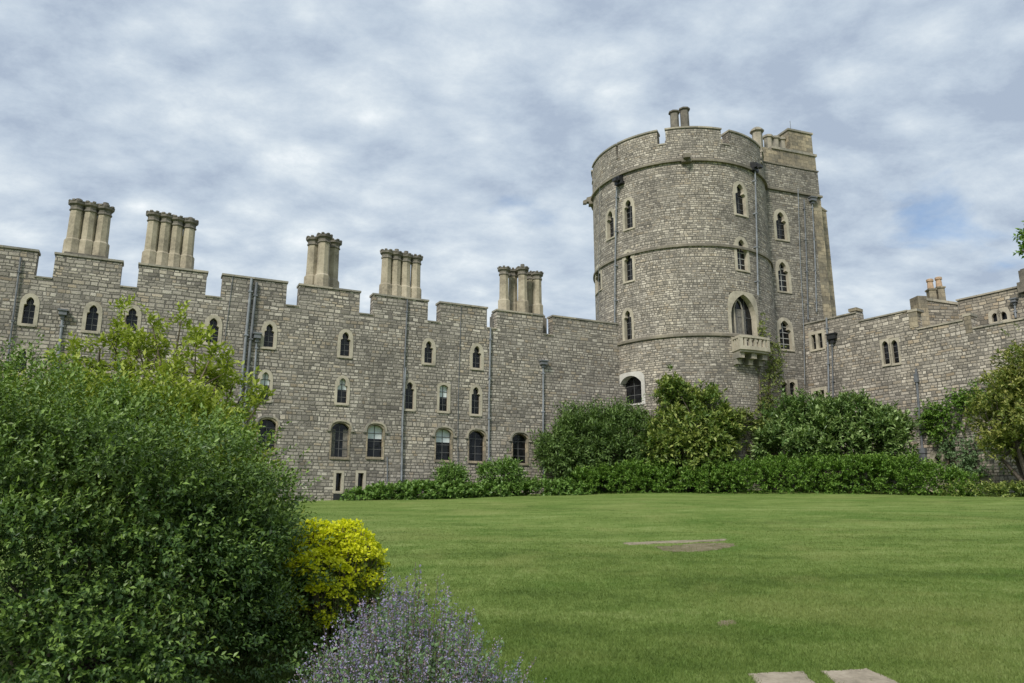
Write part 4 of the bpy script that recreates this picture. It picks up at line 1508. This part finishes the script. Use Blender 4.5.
shrub('round_shrub', 'small round green bush below the lower windows, left of the white flowered rose', 'shrub', lob, G['broad'], 260, 7, .35, .15, rng, .17, 40, r0=.03, tips=3)
lob = [px_lobe(501, 477, 41.6, 22, 11, .9), px_lobe(508, 474, 41.6, 12, 9, .7)]
rose = shrub('rose_bush', 'low green bush dotted with white flowers below the left range', 'shrub', lob, G['broad'], 480, 7, .3, .15, rng, .17, 60, r0=.03, tips=3)


def white_dots(parent, lobes, n, rng, size=.1):
    p, o, _ = crown_points(lobes, n, rng, .05, n, shell=.02)
    p = p + o * .15
    m = 6
    P = np.repeat(p, m, 0)
    O = np.repeat(o, m, 0)
    D = unit(rng.normal(size=P.shape) + O * .2)
    leaf_object('flower', P, D, O, size, size * .8, G['white'], parent)


white_dots(rose, lob, 26, rng, .07)


def strip_hedge(name, label, cat, path, n, k, twig, leaf, mat, rng, kind=None, clump=.2, clumps=420, lw=.5):
    """path: (px, ground py, Y, height px, depth m)"""
    lobes = []
    for (p0, t0, Y0, h0, d0), (p1, t1, Y1, h1, d1) in zip(path[:-1], path[1:]):
        m = max(2, int((p1 - p0) / 14))
        for i in range(m):
            f = (i + .5) / m
            Y = Y0 + (Y1 - Y0) * f
            px = p0 + (p1 - p0) * f
            hh = (h0 + (h1 - h0) * f) * Y / 789 * rng.uniform(.9, 1.08)
            X = (px - 512) / 789.0 * Y
            g = float(ground_z(X, Y))
            lobes.append((X, Y, g + hh * .35, 1.0, (d0 + (d1 - d0) * f) * .5 * rng.uniform(.9, 1.15), hh * .66))
    lob = np.array(lobes)
    p, o, _ = crown_points(lobes, n, rng, clump, clumps)
    g = ground_z(p[:, 0], p[:, 1])
    p[:, 2] = np.maximum(p[:, 2], g + .04)
    P, D, N, y = sprigs(p, o, k, twig, rng, .3, .6)
    l = leaf * rng.uniform(.65, 1.3, len(P))
    if kind == 'stuff':
        ob = leaf_object(name, P, D, N, l, l * lw, mat, None, young=y)
        tag(ob, label, cat, kind='stuff')
        return ob
    root = thing(name, (lob[:, 0].mean(), lob[:, 1].mean(), float(ground_z(lob[:, 0].mean(), lob[:, 1].mean()))), label, cat)
    leaf_object('foliage', P, D, N, l, l * lw, mat, root, young=y)
    return root


strip_hedge('hedge', 'long low bright green hedge along the far edge of the lawn', 'hedge',
            [(578, 494, 42.8, 22, 2.2), (640, 493, 42.6, 27, 2.2), (700, 492, 42.4, 22, 2.2), (760, 491, 42, 30, 2.4), (850, 491, 41, 34, 2.4),
             (925, 491, 39.5, 33, 2.2), (968, 493, 38.2, 20, 2.0)], 5600, 8, .3, .15, G['hedge'], rng, clumps=900, clump=.2)
strip_hedge('border_plants', 'broad leaved ground cover edging the lawn below the left range', 'ground cover',
            [(356, 502, 39.6, 7, 1.4), (400, 500, 40.2, 12, 1.8), (470, 498, 40.9, 10, 1.8), (578, 496, 42, 11, 1.6)], 1900, 7, .20, .18, G['broad'], rng,
            kind='stuff', clumps=420, clump=.18, lw=.7)
strip_hedge('low_planting', 'low dull green planting at the right end of the lawn edge', 'ground cover',
            [(962, 494, 38, 8, 1.6), (1060, 497, 36, 10, 1.6)], 500, 7, .25, .14, G['olive'], rng, kind='stuff', clumps=120, clump=.15)


# climbers
def climber(name, label, S, blobs, n, mat, leaf, rng, stems, depth=.22, group=None):
    """blobs: (px, py, sx, sy, weight) on the wall"""
    w = np.array([b[4] for b in blobs], float)
    k = rng.choice(len(blobs), n, p=w / w.sum())
    P, N = [], []
    for i in k:
        px, py, sx, sy, _ = blobs[i]
        x, y = px + rng.normal() * sx * .6, py + rng.normal() * sy * .6
        u, v = S.pick(x, y)
        d = abs(rng.normal()) * depth + .05
        p = np.array(S(u, v, d))
        P.append(p)
        N.append(np.array(S(u, v, d + 1)) - p)
    P, N = np.array(P), np.array(N)
    P2, D, NN, y = sprigs(P, unit(N + np.array((0, 0, -.2))), 6, leaf * 2.2, rng, .0, .9)
    l = leaf * rng.uniform(.6, 1.3, len(P2))
    c = P.mean(0)
    root = thing(name, (c[0], c[1], float(ground_z(c[0], c[1]))), label, 'climbing plant', group)
    leaf_object('foliage', P2, D, NN, l, l * .75, mat, root, young=y)
    mb = MB()
    for path in stems:
        pts = []
        for px, py in path:
            u, v = S.pick(px, py)
            pts.append(S(u, v, .06 + rng.uniform(0, .05)))
        mb.tube(pts, [.05 - .035 * i / (len(pts) - 1) for i in range(len(pts))], 5)
    mb.build('stem', M['twig'], root)
    return root


rng = np.random.default_rng(9)
climber('wall_climber', 'sparse yellowish climber growing up to the stone balcony', TW,
        [(768, 352, 5, 14, 2.2), (772, 372, 6, 14, 2.0), (762, 385, 6, 18, 1.2), (766, 405, 8, 14, 1.6), (757, 328, 3, 9, .9), (757, 400, 5, 14, .5)], 300,
        G['vine'], .13, rng,
        [[(764, 450), (766, 410), (770, 375), (766, 350), (758, 325)], [(758, 450), (760, 410), (758, 375), (762, 345)], [(770, 450), (771, 410), (768, 380), (772, 358)],
         [(754, 448), (763, 420), (765, 395), (771, 365)]])
climber('ivy_trails', 'trailing yellow-green creeper over the bare wall foot between two large shrubs', TW,
        [(740, 416, 10, 5, 2), (752, 424, 8, 6, 1.5), (760, 440, 4, 10, 1), (733, 440, 4, 8, .6), (748, 456, 8, 5, .6), (728, 420, 8, 8, 1.2)], 210,
        G['vine'], .17, rng,
        [[(748, 468), (745, 440), (738, 420)], [(756, 466), (758, 440), (752, 420)]], depth=.35)
climber('green_creeper', 'mid green creeper spreading on the right wall beside the drainpipe', WR,
        [(945, 412, 12, 8, 2), (930, 418, 6, 12, 1.3), (965, 400, 14, 8, 2), (940, 432, 8, 10, 1.2), (985, 395, 12, 10, 1.5), (960, 425, 12, 10, .8)], 520,
        G['hedge'], .14, rng, [[(950, 470), (948, 440), (940, 415)], [(970, 470), (965, 430), (972, 400)]], depth=.3)
rr = climber('climbing_rose', 'pale climbing rose with small white blooms low on the right wall', WR,
             [(952, 448, 10, 12, 2), (972, 455, 10, 14, 1.6), (980, 470, 14, 8, 1.6), (960, 470, 10, 8, 1.5), (990, 445, 12, 14, 1.2)], 420,
             G['catmint'], .12, rng, [[(958, 478), (955, 455), (950, 440)], [(978, 480), (975, 460), (970, 440)]], depth=.35)

# tree on the right
rng = np.random.default_rng(12)
TY = 36.5
lob = [px_lobe(1010, 424, TY, 30, 20, 1.5), px_lobe(1020, 392, TY, 28, 20, 1.4), px_lobe(1034, 362, TY, 28, 20, 1.3), px_lobe(1050, 410, TY, 44, 40, 2.0),
       px_lobe(1014, 446, TY, 24, 14, 1.2), px_lobe(994, 408, TY, 16, 11, .9)]
shrub('golden_leaved_tree', 'small yellowish green tree standing before the right end of the wall', 'tree', lob, G['gold'], 1700, 9, .4, .19, rng, .22, 80,
      tips=2, r0=.14, lw=.5, part='crown', proud=.25)

# branch of a nearer tree reaching in at the right edge
def edge_tree():
    rng = np.random.default_rng(14)
    Y = 21.0
    b = site(1120, 470, Y)
    gz = float(ground_z(b[0], b[1]))
    root = thing('maple_tree', (b[0], b[1], gz), 'tree outside the right edge whose leafy branch tip shows against sky', 'tree')
    tips = [site(1020, 236, Y), site(1021, 250, Y), site(1030, 226, Y), site(1060, 240, Y), site(1090, 180, Y), site(1140, 190, Y), site(1110, 260, Y), site(1180, 250, Y)]
    hub = site(1100, 300, Y)
    limbs('trunk', (b[0], b[1], gz - .1), [hub], .2, M['bark'], root, rng, .05)
    limbs('branch', hub, tips, .09, M['bark'], root, rng, .12)
    pts, n = [], 150
    for i, t in enumerate(tips):
        m = 26 if i < 3 else 220
        pts.append(t + rng.normal(size=(m, 3)) * (.07 if i < 3 else .45) + np.array((.12 if i < 3 else 0.9, 0, 0)))
    P = np.concatenate(pts)
    O = unit(rng.normal(size=P.shape))
    P2, D, N, y = sprigs(P, O, 6, .22, rng, .0, .8)
    l = .12 * rng.uniform(.6, 1.3, len(P2))
    leaf_object('crown', P2, D, N, l, l * .6, G['hedge'], root, young=y)


edge_tree()


# ------------------------------------------------------------------ paving, worn patch, grass
def slab_poly(name, pts, z_of, th, mat, rng, jag=.008, sub=8):
    P = []
    for i in range(len(pts)):
        a, b = np.array(pts[i]), np.array(pts[(i + 1) % len(pts)])
        for k in range(sub):
            P.append(a + (b - a) * k / sub + rng.normal(size=2) * jag)
    mb = MB()
    top = [(p[0], p[1], z_of(p[0], p[1]) + th) for p in P]
    mb.quad(top)
    n = len(P)
    for i in range(n):
        j = (i + 1) % n
        a, b = top[i], top[j]
        mb.quad([(a[0], a[1], a[2] - th - .06), (b[0], b[1], b[2] - th - .06), b, a])
    return mb.build(name, mat)


def on_lawn(px, py):
    a, y, z = ray(px, py)
    t = 5.0
    for _ in range(60):
        g = float(ground_z(a * t, y * t))
        t = (g - EYE) / z if abs(z) > 1e-6 and False else t + (EYE + z * t - g) / max(0.02, (0.07 * y - z))
    return (a * t, y * t)


M['slab'] = stone_plain('sandstone_slab', (0.17, 0.145, 0.105), (0.30, 0.255, 0.19), (0.40, 0.345, 0.265), 3.0)
M['strip'] = stone_plain('worn_stone', (0.13, 0.11, 0.07), (0.26, 0.22, 0.15), (0.36, 0.31, 0.23), 3.0)
M['earth'] = stone_plain('bare_earth', (0.09, 0.08, 0.040), (0.16, 0.135, 0.075), (0.24, 0.205, 0.13), 4.0)
rng = np.random.default_rng(15)
a = slab_poly('paving_slab', [on_lawn(*p) for p in ((749, 675), (803, 673), (830, 700), (772, 704))], lambda x, y: float(ground_z(x, y)), .012, M['slab'], rng)
tag(a, 'left one of two buff paving slabs sunk in the lawn in the foreground', 'paving slab', 'sunken paving slabs')
b = slab_poly('paving_slab', [on_lawn(*p) for p in ((822, 672.5), (868, 670), (918, 695), (852, 700))], lambda x, y: float(ground_z(x, y)), .012, M['slab'], rng)
tag(b, 'right one of two buff paving slabs sunk in the lawn in the foreground', 'paving slab', 'sunken paving slabs')
c = slab_poly('stone_strip', [on_lawn(*p) for p in ((624, 543), (660, 541.2), (726, 539.2), (726, 541), (660, 543.8), (628, 545.2))], lambda x, y: float(ground_z(x, y)), .008, M['strip'], rng, .03)
tag(c, 'thin pale stone strip exposed in the middle of the lawn', 'stone strip')
d = slab_poly('ground_patch', [on_lawn(*p) for p in ((655, 547), (700, 543.2), (728, 543), (738, 546), (716, 550), (690, 552.5), (668, 551.5))], lambda x, y: float(ground_z(x, y)), .004,
              M['earth'], rng, .06)
tag(d, 'bare earth patch in the lawn', 'ground', kind='structure')
e = slab_poly('ground_patch', [on_lawn(*p) for p in ((716, 622), (730, 620), (738, 623), (727, 626), (718, 626))], lambda x, y: float(ground_z(x, y)), .004, M['earth'], rng, .015)
tag(e, 'small bare earth patch in the lawn', 'ground', kind='structure')


def grass():
    rng = np.random.default_rng(16)
    n = 520000
    y = 4.6 + np.minimum(rng.exponential(7.5, n), 36)
    x = rng.uniform(-.45, .76, n) * (y + .6)
    keep = np.ones(n, bool)
    for o in (a, b, c, d, e):
        co = np.array([v.co[:2] for v in o.data.polygons[0].id_data.vertices][:len(o.data.polygons[0].vertices)])
        if o in (a, b):
            co = co.mean(0) + (co - co.mean(0)) * .93
        ins = np.zeros(n, bool)
        j = len(co) - 1
        for i in range(len(co)):
            xi, yi, xj, yj = co[i][0], co[i][1], co[j][0], co[j][1]
            cr = ((yi > y) != (yj > y)) & (x < (xj - xi) * (y - yi) / (yj - yi + 1e-12) + xi)
            ins ^= cr
            j = i
        frac = .35 if o in (d, e) else (.2 if o is c else .006)
        keep &= ~ins | (rng.uniform(0, 1, n) < frac)
    x, y = x[keep], y[keep]
    n = len(x)
    z = ground_z(x, y)
    P = np.stack([x, y, z - .003], -1)
    D = unit(np.stack([rng.normal(size=n) * .55, rng.normal(size=n) * .55, np.ones(n)], -1))
    N = rng.normal(size=(n, 3))
    l = rng.uniform(.018, .042, n) * np.clip(1.25 - y / 60, .6, 1.2)
    w = rng.uniform(.003, .0055, n) * (1 + (y - 4.6) * .09)
    ob = leaf_object('grass', P, D, N, l, w, G['grass'], wide_at=.3, fold=.0)
    tag(ob, 'short mown grass blades of the near lawn', 'grass', kind='stuff')


grass()
